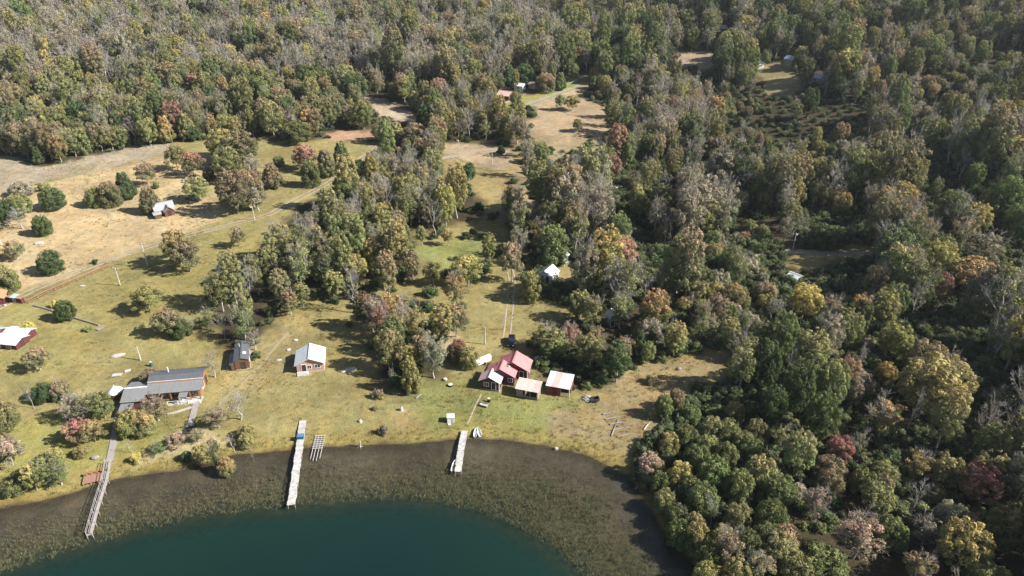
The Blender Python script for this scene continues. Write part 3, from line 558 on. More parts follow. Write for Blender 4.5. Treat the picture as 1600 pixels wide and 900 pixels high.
NOUN = dict(broad='leafy tree', cone='dense rounded tree', bare='thinning twiggy tree', twig='nearly bare tree', dead='bare dead tree', lone='round-headed tree', tall='slender tree', bushy='bushy low tree', shrub='shrub')
NAME = dict(broad='beech_tree', cone='rounded_tree', bare='thinning_tree', twig='bare_tree', dead='dead_tree', lone='round_headed_tree', tall='slender_tree', bushy='bushy_tree', shrub='shrub')
ORD = ['', 'nearest to it', 'second nearest to it', 'third nearest', 'fourth nearest', 'fifth nearest', 'sixth nearest', 'seventh nearest', 'eighth nearest', 'ninth nearest', 'tenth nearest', 'eleventh nearest', 'twelfth nearest'] + ['%dth nearest' % i for i in range(13, 60)]
buckets = {}
for t in solo:
    q = np.array(t['q']); nm, lp = min(LM.items(), key=lambda kv: np.hypot(q[0] - kv[1][0], (q[1] - kv[1][1]) * 1.3)); d = q - np.array(lp)
    if np.hypot(*d) < 14: dr = 'beside'
    elif abs(d[0]) > abs(d[1]) * 1.1: dr = 'left of' if d[0] < 0 else 'right of'
    else: dr = 'above' if d[1] < 0 else 'below'
    if 'edge' in nm or 'corner' in nm: dr = 'near'
    size = '' 
    buckets.setdefault((CK[t['c']][3], NOUN[t['st']], dr, nm), []).append((float(np.hypot(*d)), t))
for (cw, nn, dr, nm), L in buckets.items():
    L.sort(key=lambda a: a[0])
    for i, (_, t) in enumerate(L):
        t['label'] = (nn if t['st'] == 'dead' else cw + ' ' + nn) + ' ' + dr + ' ' + nm + ('' if len(L) == 1 else ', ' + ORD[i + 1])
        if t['st'] == 'dead': t['label'] = 'bleached ' + t['label']
def vary(c, rg=random):
    g, ti, tu, _ = CK[c]; k = rg.uniform(.82, 1.2); j = lambda a: [max(.01, x * k * q * rg.uniform(.93, 1.07)) for x, q in zip(a, (.99, 1.0, 1.0))]
    return j(g), j(ti), tu + rg.uniform(-.09, .09)
for t in solo:
    pr = PROTO[(t['st'], t['v'])]; p = t['p']
    root = thing(NAME[t['st']], t['label'], 'shrub' if t['st'] == 'shrub' else 'tree', (p[0], p[1], p[2]), t['rot'], 'shrubs in the clearings' if t['st'] == 'shrub' else 'trees told apart in the woods and clearings')
    root.scale = (t['sx'], t['sx'], t['sz'])
    g, ti, tu = vary(t['c'])
    for nm in ('trunk', 'crown'):
        if pr[nm] is None: continue
        o = link(nm, pr[nm], root)
        if nm == 'crown': o['green'] = g; o['tint'] = ti; o['turn'] = tu
# ---- the rest of the wood as one mass, and the undergrowth
def scatter(name, pts, idx, rot, scl, coll, label, cat, cols=None):
    n = len(pts); me = bpy.data.meshes.new(name); me.vertices.add(n); me.vertices.foreach_set('co', np.asarray(pts, np.float32).ravel())
    a = me.attributes.new('kindex', 'INT', 'POINT'); a.data.foreach_set('value', np.asarray(idx, np.int32))
    for k, v in (('rot', rot), ('scl', scl)): a = me.attributes.new(k, 'FLOAT_VECTOR', 'POINT'); a.data.foreach_set('vector', np.asarray(v, np.float32).ravel())
    for k, v in (cols or {}).items():
        v = np.asarray(v, np.float32)
        if v.ndim == 2: a = me.attributes.new(k, 'FLOAT_COLOR', 'POINT'); a.data.foreach_set('color', np.hstack([v, np.ones((n, 1), np.float32)]).ravel())
        else: a = me.attributes.new(k, 'FLOAT', 'POINT'); a.data.foreach_set('value', v)
    me.update(); o = link(name, me); tag(o, label, cat, kind='stuff')
    g = bpy.data.node_groups.new(name + '_nodes', 'GeometryNodeTree')
    g.interface.new_socket('Geometry', in_out='INPUT', socket_type='NodeSocketGeometry'); g.interface.new_socket('Geometry', in_out='OUTPUT', socket_type='NodeSocketGeometry')
    N = g.nodes.new; gi = N('NodeGroupInput'); go = N('NodeGroupOutput'); io = N('GeometryNodeInstanceOnPoints'); ci = N('GeometryNodeCollectionInfo')
    ci.inputs[0].default_value = coll; ci.inputs['Separate Children'].default_value = True; ci.inputs['Reset Children'].default_value = True
    io.inputs['Pick Instance'].default_value = True
    def na(nm, ty):
        a = N('GeometryNodeInputNamedAttribute'); a.data_type = ty; a.inputs[0].default_value = nm; return a.outputs[0]
    L = g.links.new; L(gi.outputs[0], io.inputs['Points']); L(ci.outputs[0], io.inputs['Instance']); L(na('kindex', 'INT'), io.inputs['Instance Index'])
    L(na('rot', 'FLOAT_VECTOR'), io.inputs['Rotation']); L(na('scl', 'FLOAT_VECTOR'), io.inputs['Scale']); L(io.outputs[0], go.inputs[0])
    md = o.modifiers.new('scatter', 'NODES'); md.node_group = g; return o
vc = [vary(t['c']) for t in mass]
scatter('forest', [t['p'] for t in mass], [PIDX[(t['st'], t['v'])] for t in mass], [(0, 0, t['rot']) for t in mass], [(t['sx'], t['sx'], t['sz']) for t in mass], PCOL,
        'autumn beech wood covering the slopes behind and beside the lake', 'forest', {'green': [a[0] for a in vc], 'tint': [a[1] for a in vc], 'turn': [a[2] for a in vc]})
U = []; y = 80.0
while y < 430:
    s = 2.3 if y < 190 else 2.9 if y < 260 else 4.6
    x = -(0.8 * y + 40)
    while x < 0.8 * y + 60: U.append((x + random.uniform(-.5, .5) * s, y + random.uniform(-.5, .5) * s)); x += s
    y += s
U = np.array(U); U = U[sdist(U, SHORE) < -1]; uz = height(U[:, 0], U[:, 1]); up_, _ = project(np.c_[U, uz]); k = np.ones(len(U), bool)
for nm, poly in OPEN_PX.items(): k &= ~inside(up_, np.array(poly, float))
k &= (vnoise(U[:, 0], U[:, 1], 12) > np.where(up_[:, 0] > 1000, .1, .3)) & (((up_[:, 0] > 830) & (up_[:, 1] > 0)) | (up_[:, 1] < 240) | (RNG.random(len(U)) < .25))
U = np.c_[U, uz][k]; n = len(U); vc = [vary(random.choice(['dk', 'dk', 'dk', 'gr'])) for _ in range(n)]
sc_ = RNG.uniform(.45, 1.15, n)
scatter('undergrowth', U, [PIDX[('shrub', random.randrange(3))] for _ in range(n)], np.c_[np.zeros(n), np.zeros(n), RNG.random(n) * 6.28], np.c_[sc_, sc_, sc_ * RNG.uniform(.6, 1.1, n)], PCOL,
        'dark green undergrowth between the trunks of the wood', 'undergrowth', {'green': [a[0] for a in vc], 'tint': [a[1] for a in vc], 'turn': [a[2] for a in vc]})
# ---- reeds standing in the shallows, grass tufts on the open ground
M_reed = surf('reed_stems', (0.21, 0.19, 0.10), (0.13, 0.135, 0.065), 0.9, 0.12)
M_tuft = surf('dry_grass', (0.31, 0.255, 0.11), (0.22, 0.205, 0.075), 0.95, 0.08)
def tuft(name, n, ht, sp, wd, mat, seed, leanr):
    rg = np.random.default_rng(seed); b = rg.normal(0, sp, (n, 2)); t = rg.normal(0, leanr, (n, 2)); h = ht * rg.uniform(.6, 1.2, n); a = rg.random(n) * 3.14; V = []
    for i in range(n):
        ux, uy = math.cos(a[i]) * wd, math.sin(a[i]) * wd; x, y = b[i]; X, Y = b[i] + t[i]
        V += [(x - ux, y - uy, -.15), (x + ux, y + uy, -.15), (X + ux * .4, Y + uy * .4, h[i]), (X - ux * .4, Y - uy * .4, h[i])]
    return bpy.data.objects.new(name, quads_mesh(name, V, np.arange(4 * n).reshape(-1, 4), [mat]))
RC = bpy.data.collections.new('reed_kinds'); GC = bpy.data.collections.new('tuft_kinds')
for i in range(4): RC.objects.link(tuft('reed_kind_%d' % i, 9, .27, .17, .018, M_reed, i, .08)); GC.objects.link(tuft('tuft_kind_%d' % i, 16, .34, .12, .03, M_tuft, 20 + i, .14))
c = np.c_[RNG.uniform(-130, 75, 75000), RNG.uniform(55, 112, 75000)]; s1 = sdist(c, SHORE); s2 = sdist(c, DEEP)
pr_ = sstep(s1, 2.0, 9) * sstep(s2, .8, -.4) * (.25 + .9 * vnoise(c[:, 0], c[:, 1], 4.5)); k = RNG.random(len(c)) < pr_; c = c[k]; n = len(c); s = RNG.uniform(.7, 1.3, n) * (.6 + .5 * sstep(s1[k], 2, 16))
scatter('reeds', np.c_[c, np.zeros(n)], RNG.integers(0, 4, n), np.c_[np.zeros(n), np.zeros(n), RNG.random(n) * 6.28], np.c_[s, s, s], RC, 'brownish green reeds standing in the shallow lake margin', 'reeds')
c = np.c_[RNG.uniform(-190, 90, 70000), RNG.uniform(84, 260, 70000)]; k = np.zeros(len(c), bool); cz_ = height(c[:, 0], c[:, 1]); cp, _ = project(np.c_[c, cz_])
k = inside(cp, np.array(OPEN_PX['yard'], float)) & (sdist(c, SHORE) < -.4); pr_ = .05 + .5 * sstep(vnoise(c[:, 0], c[:, 1], 7) * .6 + vnoise(c[:, 0], c[:, 1], 2.2) * .4, .5, .75); pr_ = np.maximum(pr_, .8 * sstep(-sdist(c, SHORE), 6, 2)); k &= RNG.random(len(c)) < pr_
c = np.c_[c, cz_][k]; n = len(c); s = RNG.uniform(.5, 1.3, n)
scatter('grass', c, RNG.integers(0, 4, n), np.c_[np.zeros(n), np.zeros(n), RNG.random(n) * 6.28], np.c_[s, s, s], GC, 'dry yellow green grass tufts over the open lakeside ground', 'grass')
print('TREES', len(trees), 'solo', len(solo), 'mass', len(mass), 'under', len(U), 'hand', hand_n)
# ---------------------------------------------------------------- buildings
def wall_block(W, L, wh, rh, z0=-0.6, y0=0, x0=0):
    """box with gable ends; ridge along y"""
    g = G(); a, b = W / 2, L / 2; v = []
    for y in (-b, b): v += [(x0 - a, y0 + y, z0), (x0 + a, y0 + y, z0), (x0 + a, y0 + y, wh), (x0, y0 + y, wh + rh), (x0 - a, y0 + y, wh)]
    return g.add(v, [(0, 1, 2, 3, 4), (9, 8, 7, 6, 5), (0, 5, 6, 1), (1, 6, 7, 2), (2, 7, 8, 3), (3, 8, 9, 4), (4, 9, 5, 0)])
def gable_roof(par, W, L, wh, rh, oh, mats, x0=0, y0=0, th=.07, sheets=1, gap=.03, ridge=True):
    """two slopes cut into sheets; each sheet is a part"""
    a = W / 2 + oh; sl = rh / (W / 2); ze = wh - oh * sl; b = L / 2 + oh; t = th + .03
    for s, ms in ((-1, mats[0]), (1, mats[1])):
        n = sheets if isinstance(ms, (list, tuple)) is False else len(ms)
        for i in range(n):
            ya = y0 - b + 2 * b * i / n; yb = y0 - b + 2 * b * (i + 1) / n - (gap if i < n - 1 else 0); m = ms[i] if isinstance(ms, (list, tuple)) else ms; dz = t + (.015 if i % 2 else 0)
            p = [(x0 + s * a, ya, ze + dz), (x0 + s * a, yb, ze + dz), (x0 + s * .02, yb, wh + rh + dz), (x0 + s * .02, ya, wh + rh + dz)]
            if s < 0: p = p[::-1]
            part('roof_slope' if n == 1 else 'roof_sheet', G().slab(p, th), m, par)
    if ridge: part('ridge_cap', G().box(x0 - .16, x0 + .16, y0 - b - .02, y0 + b + .02, wh + rh + t - .04, wh + rh + t + .05), mats[1][0] if isinstance(mats[1], (list, tuple)) else mats[1], par)
def opening(par, side, u, v, wd, ht, W, L, kind='window', fm=None, x0=0, y0=0, pm=None):
    """window or door on a wall: frame of four bars standing proud, pane or leaf inside it"""
    fm = fm or M_paint; g = G(); p = G(); t = .09; fr = .09
    def place(gg, a0, a1, z0, z1, d0, d1):
        if side == 'front': gg.box(x0 + a0, x0 + a1, y0 - L / 2 - d1, y0 - L / 2 - d0, z0, z1)
        elif side == 'back': gg.box(x0 + a0, x0 + a1, y0 + L / 2 + d0, y0 + L / 2 + d1, z0, z1)
        elif side == 'right': gg.box(x0 + W / 2 + d0, x0 + W / 2 + d1, y0 + a0, y0 + a1, z0, z1)
        else: gg.box(x0 - W / 2 - d1, x0 - W / 2 - d0, y0 + a0, y0 + a1, z0, z1)
    a0, a1, z0, z1 = u - wd / 2, u + wd / 2, v, v + ht
    place(g, a0 - fr, a0, z0 - fr, z1 + fr, .0, t); place(g, a1, a1 + fr, z0 - fr, z1 + fr, .0, t); place(g, a0, a1, z1, z1 + fr, .0, t); place(g, a0, a1, z0 - fr, z0, .0, t)
    if kind == 'window': place(g, u - .03, u + .03, z0, z1, .0, t * .8)
    o = part(kind, g, fm, par); place(p, a0, a1, z0, z1, .01, .045); part('pane' if kind == 'window' else 'door_leaf', p, pm or (M_glass if kind == 'window' else M_darkwood), o)
def seat(px, py, span=4.0):
    p = gnd1(px, py); zs = [hz(p[0] + i * span * .4, p[1] + j * span * .4) for i in (-1, 0, 1) for j in (-1, 0, 1)]; return (p[0], p[1], float(np.mean(zs)))
def hx(a, b): return heading(a, b) + math.pi / 2           # local +X along a -> b
def chimney(par, x, y, z0, z1, r=.12, mat=None):
    part('chimney', G().tube([(x, y, z0), (x, y, z1)], r, 8), mat or M_zinc, par); 
def base_line(par, W, L, mat=None): part('foundation', G().box(-W / 2 - .06, W / 2 + .06, -L / 2 - .06, L / 2 + .06, -.9, .18), mat or M_stone, par)

# white-roofed cabin
h = thing('cabin', 'white-roofed timber cabin with pinkish gable wall standing alone on the lawn', 'cabin', seat(487, 570), heading((484, 582), (486.4, 556)))
part('wall', wall_block(5.7, 5.4, 2.3, 1.35), M_pink, h); gable_roof(h, 5.7, 5.4, 2.3, 1.35, .45, (M_white, M_white)); base_line(h, 5.7, 5.4)
opening(h, 'front', -1.35, .25, .95, 1.85, 5.7, 5.4, 'door', M_paint); opening(h, 'front', -.2, .9, .8, .9, 5.7, 5.4); opening(h, 'front', 1.55, .95, 1.1, .85, 5.7, 5.4); opening(h, 'right', -.8, .9, 1, .9, 5.7, 5.4); opening(h, 'right', 1.2, .9, 1, .9, 5.7, 5.4)
dk = part('porch', G().box(-2.8, -.4, -4.0, -2.8, -.5, .22), M_deck, h)
for x in (-2.7, -.5): part('porch_post', G().box(x - .06, x + .06, -3.92, -3.8, .22, 1.05), M_paint, h)
part('porch_rail', G().bar((-2.7, -3.86, 1.05), (-.5, -3.86, 1.05), .07), M_paint, h); chimney(h, 1.3, .8, 2.6, 3.7, .09)
# small black cabin
h = thing('cabin', 'narrow black-roofed cabin with brown end wall at the edge of the grove', 'cabin', seat(381, 564), heading((379.4, 581), (382, 546)))
part('wall', wall_block(2.9, 6.8, 2.5, .55), M_wood, h); gable_roof(h, 2.9, 6.8, 2.5, .55, .22, (M_dark, M_dark)); base_line(h, 2.9, 6.8)
part('side_lean_to', G().box(-2.35, -1.47, -3.3, .9, -.6, 1.75), M_wood, h); part('lean_to_roof', G().slab([(-2.6, -3.5, 1.75), (-1.66, -3.5, 2.12), (-1.66, 1.0, 2.12), (-2.6, 1.0, 1.75)], .06), M_grey, h)
opening(h, 'front', .3, .2, .85, 1.85, 2.9, 6.8, 'door', M_wood); opening(h, 'right', -1.5, 1, 1, .9, 2.9, 6.8); opening(h, 'right', 1.2, 1, 1, .9, 2.9, 6.8)
part('roof_light', G().slab([(.35, -1.6, 3.06), (1.0, -1.6, 2.80), (1.0, -.7, 2.80), (.35, -.7, 3.06)], .04), M_white, h); chimney(h, -.5, 1.6, 2.7, 3.7, .11)
# red-roofed house: three stepped gables
h = thing('house', 'red-roofed house of three stepped gables beside the green lawn', 'house', seat(783, 593, 6), heading((790, 588), (797.5, 569)))
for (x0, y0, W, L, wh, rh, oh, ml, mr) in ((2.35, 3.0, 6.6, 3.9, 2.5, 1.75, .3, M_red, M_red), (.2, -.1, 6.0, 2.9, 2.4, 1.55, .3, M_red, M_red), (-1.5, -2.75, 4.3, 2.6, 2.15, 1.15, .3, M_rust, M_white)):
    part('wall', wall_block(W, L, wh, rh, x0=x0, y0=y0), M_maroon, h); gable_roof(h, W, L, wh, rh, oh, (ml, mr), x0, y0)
opening(h, 'front', -.7, .9, .95, .9, 4.3, 2.6, x0=-1.5, y0=-2.75); opening(h, 'front', .9, .2, .85, 1.8, 4.3, 2.6, 'door', x0=-1.5, y0=-2.75); opening(h, 'front', 2.2, .9, .9, .9, 6, 2.9, x0=.2, y0=-.1); opening(h, 'front', 1.9, .2, .9, 1.9, 6.6, 3.9, 'door', x0=2.35, y0=3.0)
opening(h, 'right', 0, .9, 1.1, .9, 6.6, 3.9, x0=2.35, y0=3.0); part('corner_post', G().box(5.45, 5.67, .92, 1.14, -.5, 2.4), M_paint, h); part('corner_post', G().box(.5, .68, -4.3, -4.12, -.5, 2.0), M_paint, h)
chimney(h, 1.6, 4.4, 3.6, 5.0, .12, M_redwall); chimney(h, 1.5, .3, 3.2, 4.1, .11, M_darkwood); chimney(h, -.9, .2, 3.4, 4.2, .1, M_darkwood); part('roof_light', G().slab([(1.25, .35, 3.62), (1.9, .35, 3.29), (1.9, 1.0, 3.29), (1.25, 1.0, 3.62)], .04), M_white, h)
part('foundation', G().box(-3.7, .7, -4.1, -1.4, -.9, .1), M_stone, h)
# pink-roofed open shed
h = thing('shed', 'small grey-walled shed under a faded pink sheet roof between house and red shed', 'shed', seat(826, 616), hx((808, 621), (843, 628)))
g = G().box(-2.35, 2.35, 1.3, 1.4, -.5, 2.6).box(-2.35, -2.25, -1.4, 1.3, -.5, 2.1).box(2.25, 2.35, -1.4, 1.3, -.5, 2.1).box(-2.25, -.9, -1.4, -1.3, -.5, 2.05); part('wall', g, M_greyw, h)
part('back_wall_boards', G().box(-.9, 2.25, -1.34, -1.3, -.5, .5), M_greyw, h)
for i, (x, m) in enumerate(((-2.55, M_rust), (-1.25, M_rust), (.05, M_rust), (1.3, M_white))): part('roof_sheet', G().slab([(x, -1.65, 2.12 + .02 * (i % 2)), (x + 1.27, -1.65, 2.12 + .02 * (i % 2)), (x + 1.27, 1.6, 2.75 + .02 * (i % 2)), (x, 1.6, 2.75 + .02 * (i % 2))], .05), M_rust if i != 3 else surf('pale_pink_sheet', (.6, .45, .41), None, .6, 1), h)
for x in (-.9, .7, 2.2): part('post', G().box(x - .07, x + .07, -1.52, -1.38, -.5, 2.05), M_greyw, h)
# red-walled shed
h = thing('shed', 'red-walled shed with patchy white and zinc sheet roof by the tall dark tree', 'shed', seat(875, 609), hx((853, 615), (891, 622)))
part('wall', G().box(-2.45, .5, -1.95, -1.85, -.5, 2.1).box(-2.45, -2.35, -1.85, 1.95, -.5, 2.3).box(-2.35, 2.45, 1.85, 1.95, -.5, 2.9).box(2.35, 2.45, -.6, 1.85, -.5, 2.4), M_redwall, h)
for i, (x0, x1, y0, y1, m) in enumerate(((-2.65, -1.35, -2.2, 2.15, M_white), (-1.35, -.05, -2.2, 2.15, surf('pale_pink_sheet', (.6, .45, .41))), (-.05, 1.25, -2.2, .2, M_white), (1.25, 2.6, -2.2, .2, M_zinc), (-.05, 1.25, .2, 2.15, M_zinc), (1.25, 2.6, .2, 2.15, M_white))):
    z = lambda yy: 2.15 + (yy + 2.2) * .19 + .02 * (i % 3); part('roof_sheet', G().slab([(x0, y0, z(y0)), (x1 - .03, y0, z(y0)), (x1 - .03, y1, z(y1)), (x0, y1, z(y1))], .05), m, h)
part('post', G().box(2.28, 2.46, -2.0, -1.82, -.5, 2.1), M_paint, h); part('post', G().box(.5, .62, -1.98, -1.86, -.5, 2.1), M_greyw, h); part('door_leaf', G().box(-1.2, -.3, -1.99, -1.955, 0, 1.9), M_maroon, h)
# lodge
h = thing('lodge', 'large dark-roofed timber lodge with porch and side wing near the railed jetty', 'lodge', seat(281, 611, 7), hx((243, 618), (318, 611.5)))
part('wall', G().add([(-5, -2.6, -.8), (5, -2.6, -.8), (5, 3.4, -.8), (-5, 3.4, -.8), (-5, -2.6, 2.5), (5, -2.6, 2.5), (5, 3.4, 2.9), (-5, 3.4, 2.9), (-5, .9, 3.75), (5, .9, 3.75)], [(0, 1, 5, 4), (1, 2, 6, 9, 5), (2, 3, 7, 6), (3, 0, 4, 8, 7), (4, 5, 9, 8), (8, 9, 6, 7), (0, 3, 2, 1)]), M_honey, h)
for i in range(4):
    x0 = -5.5 + i * 2.75; x1 = x0 + 2.72; e = .012 * (i % 2)
    part('roof_panel', G().slab([(x0, -.65, 3.42 + e), (x1, -.65, 3.42 + e), (x1, 1.0, 4.08 + e), (x0, 1.0, 4.08 + e)], .1), M_dark, h); part('rear_roof_panel', G().slab([(x0, 1.02, 4.06 + e), (x1, 1.02, 4.06 + e), (x1, 4.1, 2.98 + e), (x0, 4.1, 2.98 + e)], .1), M_dark, h)
    part('front_roof_panel', G().slab([(x0, -3.6, 2.42 + e), (x1, -3.6, 2.42 + e), (x1, -.5, 3.2 + e), (x0, -.5, 3.2 + e)], .1), M_grey, h)
part('roof_trim', G().bar((-5.5, -.68, 3.38), (5.5, -.68, 3.38), .08, .12), M_paint, h); part('ridge_cap', G().box(-5.55, 5.55, .85, 1.17, 4.05, 4.17), M_dark, h)
part('roof_trim', G().bar((5.56, -3.6, 2.36), (5.56, -.5, 3.14), .08, .16), M_honey, h)
for x in (-.6, 1.3, 3.2, 5.1): part('porch_post', G().box(x - .1, x + .1, -3.5, -3.3, -.5, 2.3), M_honey, h)
part('porch_beam', G().bar((-4.9, -3.4, 2.22), (5.3, -3.4, 2.22), .16, .2), M_honey, h); part('porch_deck', G().box(-1.0, 5.4, -4.9, -2.62, -.7, .12), M_deck, h)
for x in (2.6, 3.6): part('porch_brace', G().bar((x, -3.4, 1.4), (x + .6, -3.4, 2.2), .1), M_honey, h)
part('canopy', G().slab([(1.3, -4.9, 1.9), (3.0, -4.9, 1.9), (3.0, -3.45, 2.15), (1.3, -3.45, 2.15)], .07), M_grey, h)
for x in (1.4, 2.9): part('canopy_post', G().box(x - .05, x + .05, -4.85, -4.75, .12, 1.85), M_greyw, h)
for x in (-3.6, -1.8, .1, 2.0, 3.9): opening(h, 'front', x, .6, 1.3, 1.5, 10, 5.2, fm=M_honey, y0=0)
opening(h, 'right', -.8, .8, 1.2, 1.2, 10, 6, fm=M_paint, y0=.4); opening(h, 'right', 1.6, .1, 1, 1.9, 10, 6, 'door', fm=M_wood, y0=.4)
part('wing_wall', wall_block(6.4, 3.7, 1.9, .9, x0=0, y0=0), M_wood, h).location = (-7.6, -1.6, 0); h.children[-1].rotation_euler = (0, 0, R(90))
for s in (-1, 1): part('wing_roof', G().slab([(-9.8, -1.6 + s * .02, 2.92), (-5.45, -1.6 + s * .02, 2.92), (-5.45, -1.6 + s * 3.5, 1.9), (-9.8, -1.6 + s * 3.5, 1.9)][::(-s)], .08), M_grey, h)
part('wing_ridge_cap', G().box(-9.85, -5.4, -1.76, -1.44, 2.93, 3.02), M_paint, h); part('wing_lean_to', G().box(-9.4, -7.4, -7.2, -4.82, -.6, 1.2), M_maroon, h); part('lean_to_roof', G().slab([(-9.7, -7.5, 1.22), (-7.2, -7.5, 1.22), (-7.2, -5.0, 1.62), (-9.7, -5.0, 1.62)], .07), M_grey, h)
chimney(h, -2, 2, 3.4, 5.0, .16)
for x in (-1.0, 1.0, 3.0, 5.3): part('deck_rail_post', G().box(x - .05, x + .05, -4.88, -4.78, .12, 1.05), M_paint, h)
part('deck_rail', G().bar((-1, -4.83, 1.05), (1.3, -4.83, 1.05), .07), M_paint, h)
# round white hut
h = thing('hut', 'small round white-roofed hut with yellow timber wall beside the lodge', 'hut', seat(183, 620), .3)
g = G(); n = 10; rr = [(math.cos(2 * math.pi * k / n), math.sin(2 * math.pi * k / n)) for k in range(n)]
part('wall', G().tube([(0, 0, -.5), (0, 0, 1.5)], 1.25, 10), M_honey, h); part('roof', G().tube([(0, 0, 1.5), (0, 0, 2.1), (0, 0, 2.75)], [1.62, .95, .12], 10), M_paint, h); part('door_leaf', G().box(-.4, .4, -1.3, -1.2, 0, 1.35), M_wood, h); part('vent_cap', G().tube([(0, 0, 2.75), (0, 0, 3.05)], .1, 8), M_zinc, h)
# log cabin in the straw field
h = thing('log_cabin', 'grey-roofed dark log cabin with front gable and annex in the straw field', 'cabin', seat(257, 332), hx((240, 335), (269, 328.5)))
M_sheet = surf('dull_grey_sheet', (.36, .37, .39), (.27, .275, .29), .55, 1)
o = part('wall', wall_block(4.6, 5.6, 2.1, 1.5), M_wood, h); o.rotation_euler = (0, 0, R(90)); n0 = set(h.children); gable_roof(h, 4.6, 5.6, 2.1, 1.5, .45, (M_sheet, M_sheet))
for c_ in h.children:
    if c_ not in n0: c_.rotation_euler = (0, 0, R(90))
part('front_gable_wall', wall_block(2.9, 2.4, 1.9, 1.2, x0=1.0, y0=-2.9), M_wood, h); gable_roof(h, 2.9, 2.4, 1.9, 1.2, .35, (M_sheet, M_sheet), 1.0, -2.9); opening(h, 'front', 0, .1, .9, 1.7, 2.9, 2.4, 'door', M_darkwood, x0=1.0, y0=-2.9); opening(h, 'front', -1.7, .8, .8, .8, 5.6, 4.6); opening(h, 'right', 0, .8, .9, .8, 5.6, 4.6)
part('annex_wall', G().box(-3.6, -1.6, -4.3, -2.45, -.6, 1.3), M_wood, h); part('annex_roof', G().slab([(-3.9, -4.6, 1.35), (-1.4, -4.6, 1.35), (-1.4, -2.5, 1.75), (-3.9, -2.5, 1.75)], .07), M_sheet, h); chimney(h, -1.2, .8, 3, 4.3, .11)
# buildings at the left edge
h = thing('house', 'maroon-walled building with long white roofs at the left edge', 'house', seat(17, 538), hx((5, 541), (46, 545)) + R(90))
part('wall', wall_block(3.8, 6.6, 1.5, .6), M_maroon, h); gable_roof(h, 3.8, 6.6, 1.5, .6, .35, (M_white, M_white)); part('rear_wall', wall_block(2.8, 5.8, 1.5, .5, x0=3.5, y0=.2), M_maroon, h); gable_roof(h, 2.8, 5.8, 1.5, .5, .3, (M_white, M_white), 3.5, .2)
part('wing_wall', wall_block(4.6, 3.0, 2.0, .9, x0=1.2, y0=5.2), M_maroon, h); gable_roof(h, 4.6, 3.0, 2.0, .9, .35, (M_teal, M_teal), 1.2, 5.2); opening(h, 'left', -1.4, .4, 1.0, .8, 3.8, 6.6); opening(h, 'left', 1.2, .4, 1.0, .8, 3.8, 6.6); opening(h, 'front', 0, .05, .85, 1.45, 3.8, 6.6, 'door', M_maroon)
h = thing('house', 'orange-roofed building beside the start of the wooden road fence', 'house', seat(-2, 472), R(24))
part('wall', wall_block(3.6, 4.2, 1.9, 1.0), M_maroon, h); gable_roof(h, 3.6, 4.2, 1.9, 1.0, .35, (M_orange, M_orange)); opening(h, 'front', 0, .1, .9, 1.7, 3.6, 4.2, 'door'); opening(h, 'right', .4, .7, .9, .8, 3.6, 4.2)
h = thing('gatehouse', 'low maroon gate booth with pale teal roof at the end of the road fence', 'booth', seat(26, 472), hx((12, 470), (43, 474)))
part('wall', G().box(-2.2, 2.2, -.5, .5, -.5, 1.5), M_maroon, h); part('roof', G().slab([(-.9, -.8, 1.7), (.7, -.8, 1.7), (.7, .9, 1.95), (-.9, .9, 1.95)], .07), M_teal, h); part('wall_cap', G().box(-2.3, 2.3, -.58, .58, 1.5, 1.58), M_fence, h); opening(h, 'front', .1, .3, .7, .8, 4.4, 1.0)
# cabins in the woods
h = thing('cabin', 'white-walled cabin with blue-grey roof among trees by the vehicle track', 'cabin', seat(857, 436), heading((850, 440), (865, 427)))
part('wall', wall_block(3.9, 4.2, 2.2, 1.2), M_paint, h); gable_roof(h, 3.9, 4.2, 2.2, 1.2, .35, (surf('blue_grey_roof', (.25, .29, .35), None, .5, 1), M_white)); opening(h, 'front', -.7, .9, .9, .9, 3.9, 4.2); opening(h, 'front', .8, .1, .9, 1.9, 3.9, 4.2, 'door'); opening(h, 'right', 0, .9, 1.2, .9, 3.9, 4.2); part('ridge_trim', G().bar((-2.3, -2.55, 1.95), (0, -2.55, 3.4), .1), M_paint, h)
h = thing('cabin', 'small dark cabin on stilts with curved pale roof behind the white-walled cabin', 'cabin', seat(877, 412), R(-25))
part('wall', G().box(-1.5, 1.5, -1.5, 1.5, .7, 2.7), surf('navy_board_wall', (.05, .07, .11), None, .7, 2), h)
for i in range(5): a0 = math.pi * (.2 + .12 * i); a1 = a0 + math.pi * .12; part('roof_sheet', G().slab([(-2.2 * math.cos(a0), -1.9, 1.35 + 1.9 * math.sin(a0)), (-2.2 * math.cos(a1), -1.9, 1.35 + 1.9 * math.sin(a1)), (-2.2 * math.cos(a1), 1.9, 1.35 + 1.9 * math.sin(a1)), (-2.2 * math.cos(a0), 1.9, 1.35 + 1.9 * math.sin(a0))], .06), M_zinc if i < 4 else M_white, h)
for x in (-1.4, 1.4):
    for y in (-1.4, 1.4): part('stilt', G().box(x - .08, x + .08, y - .08, y + .08, -.6, .7), M_paint, h)
opening(h, 'front', 0, 1.4, .8, .8, 3, 3); opening(h, 'right', 0, .8, .8, 1.7, 3, 3, 'door')
def small_house(name, label, px, py, W, L, wh, rh, rot, wm, rm, cat='cabin', span=3):
    h = thing(name, label, cat, seat(px, py, span), rot); part('wall', wall_block(W, L, wh, rh), wm, h); gable_roof(h, W, L, wh, rh, .35, rm); opening(h, 'front', -W * .22, .1, .9, 1.8, W, L, 'door'); opening(h, 'front', W * .22, .9, .9, .9, W, L); opening(h, 'right', 0, .9, 1, .9, W, L); opening(h, 'left', 0, .9, 1, .9, W, L); return h
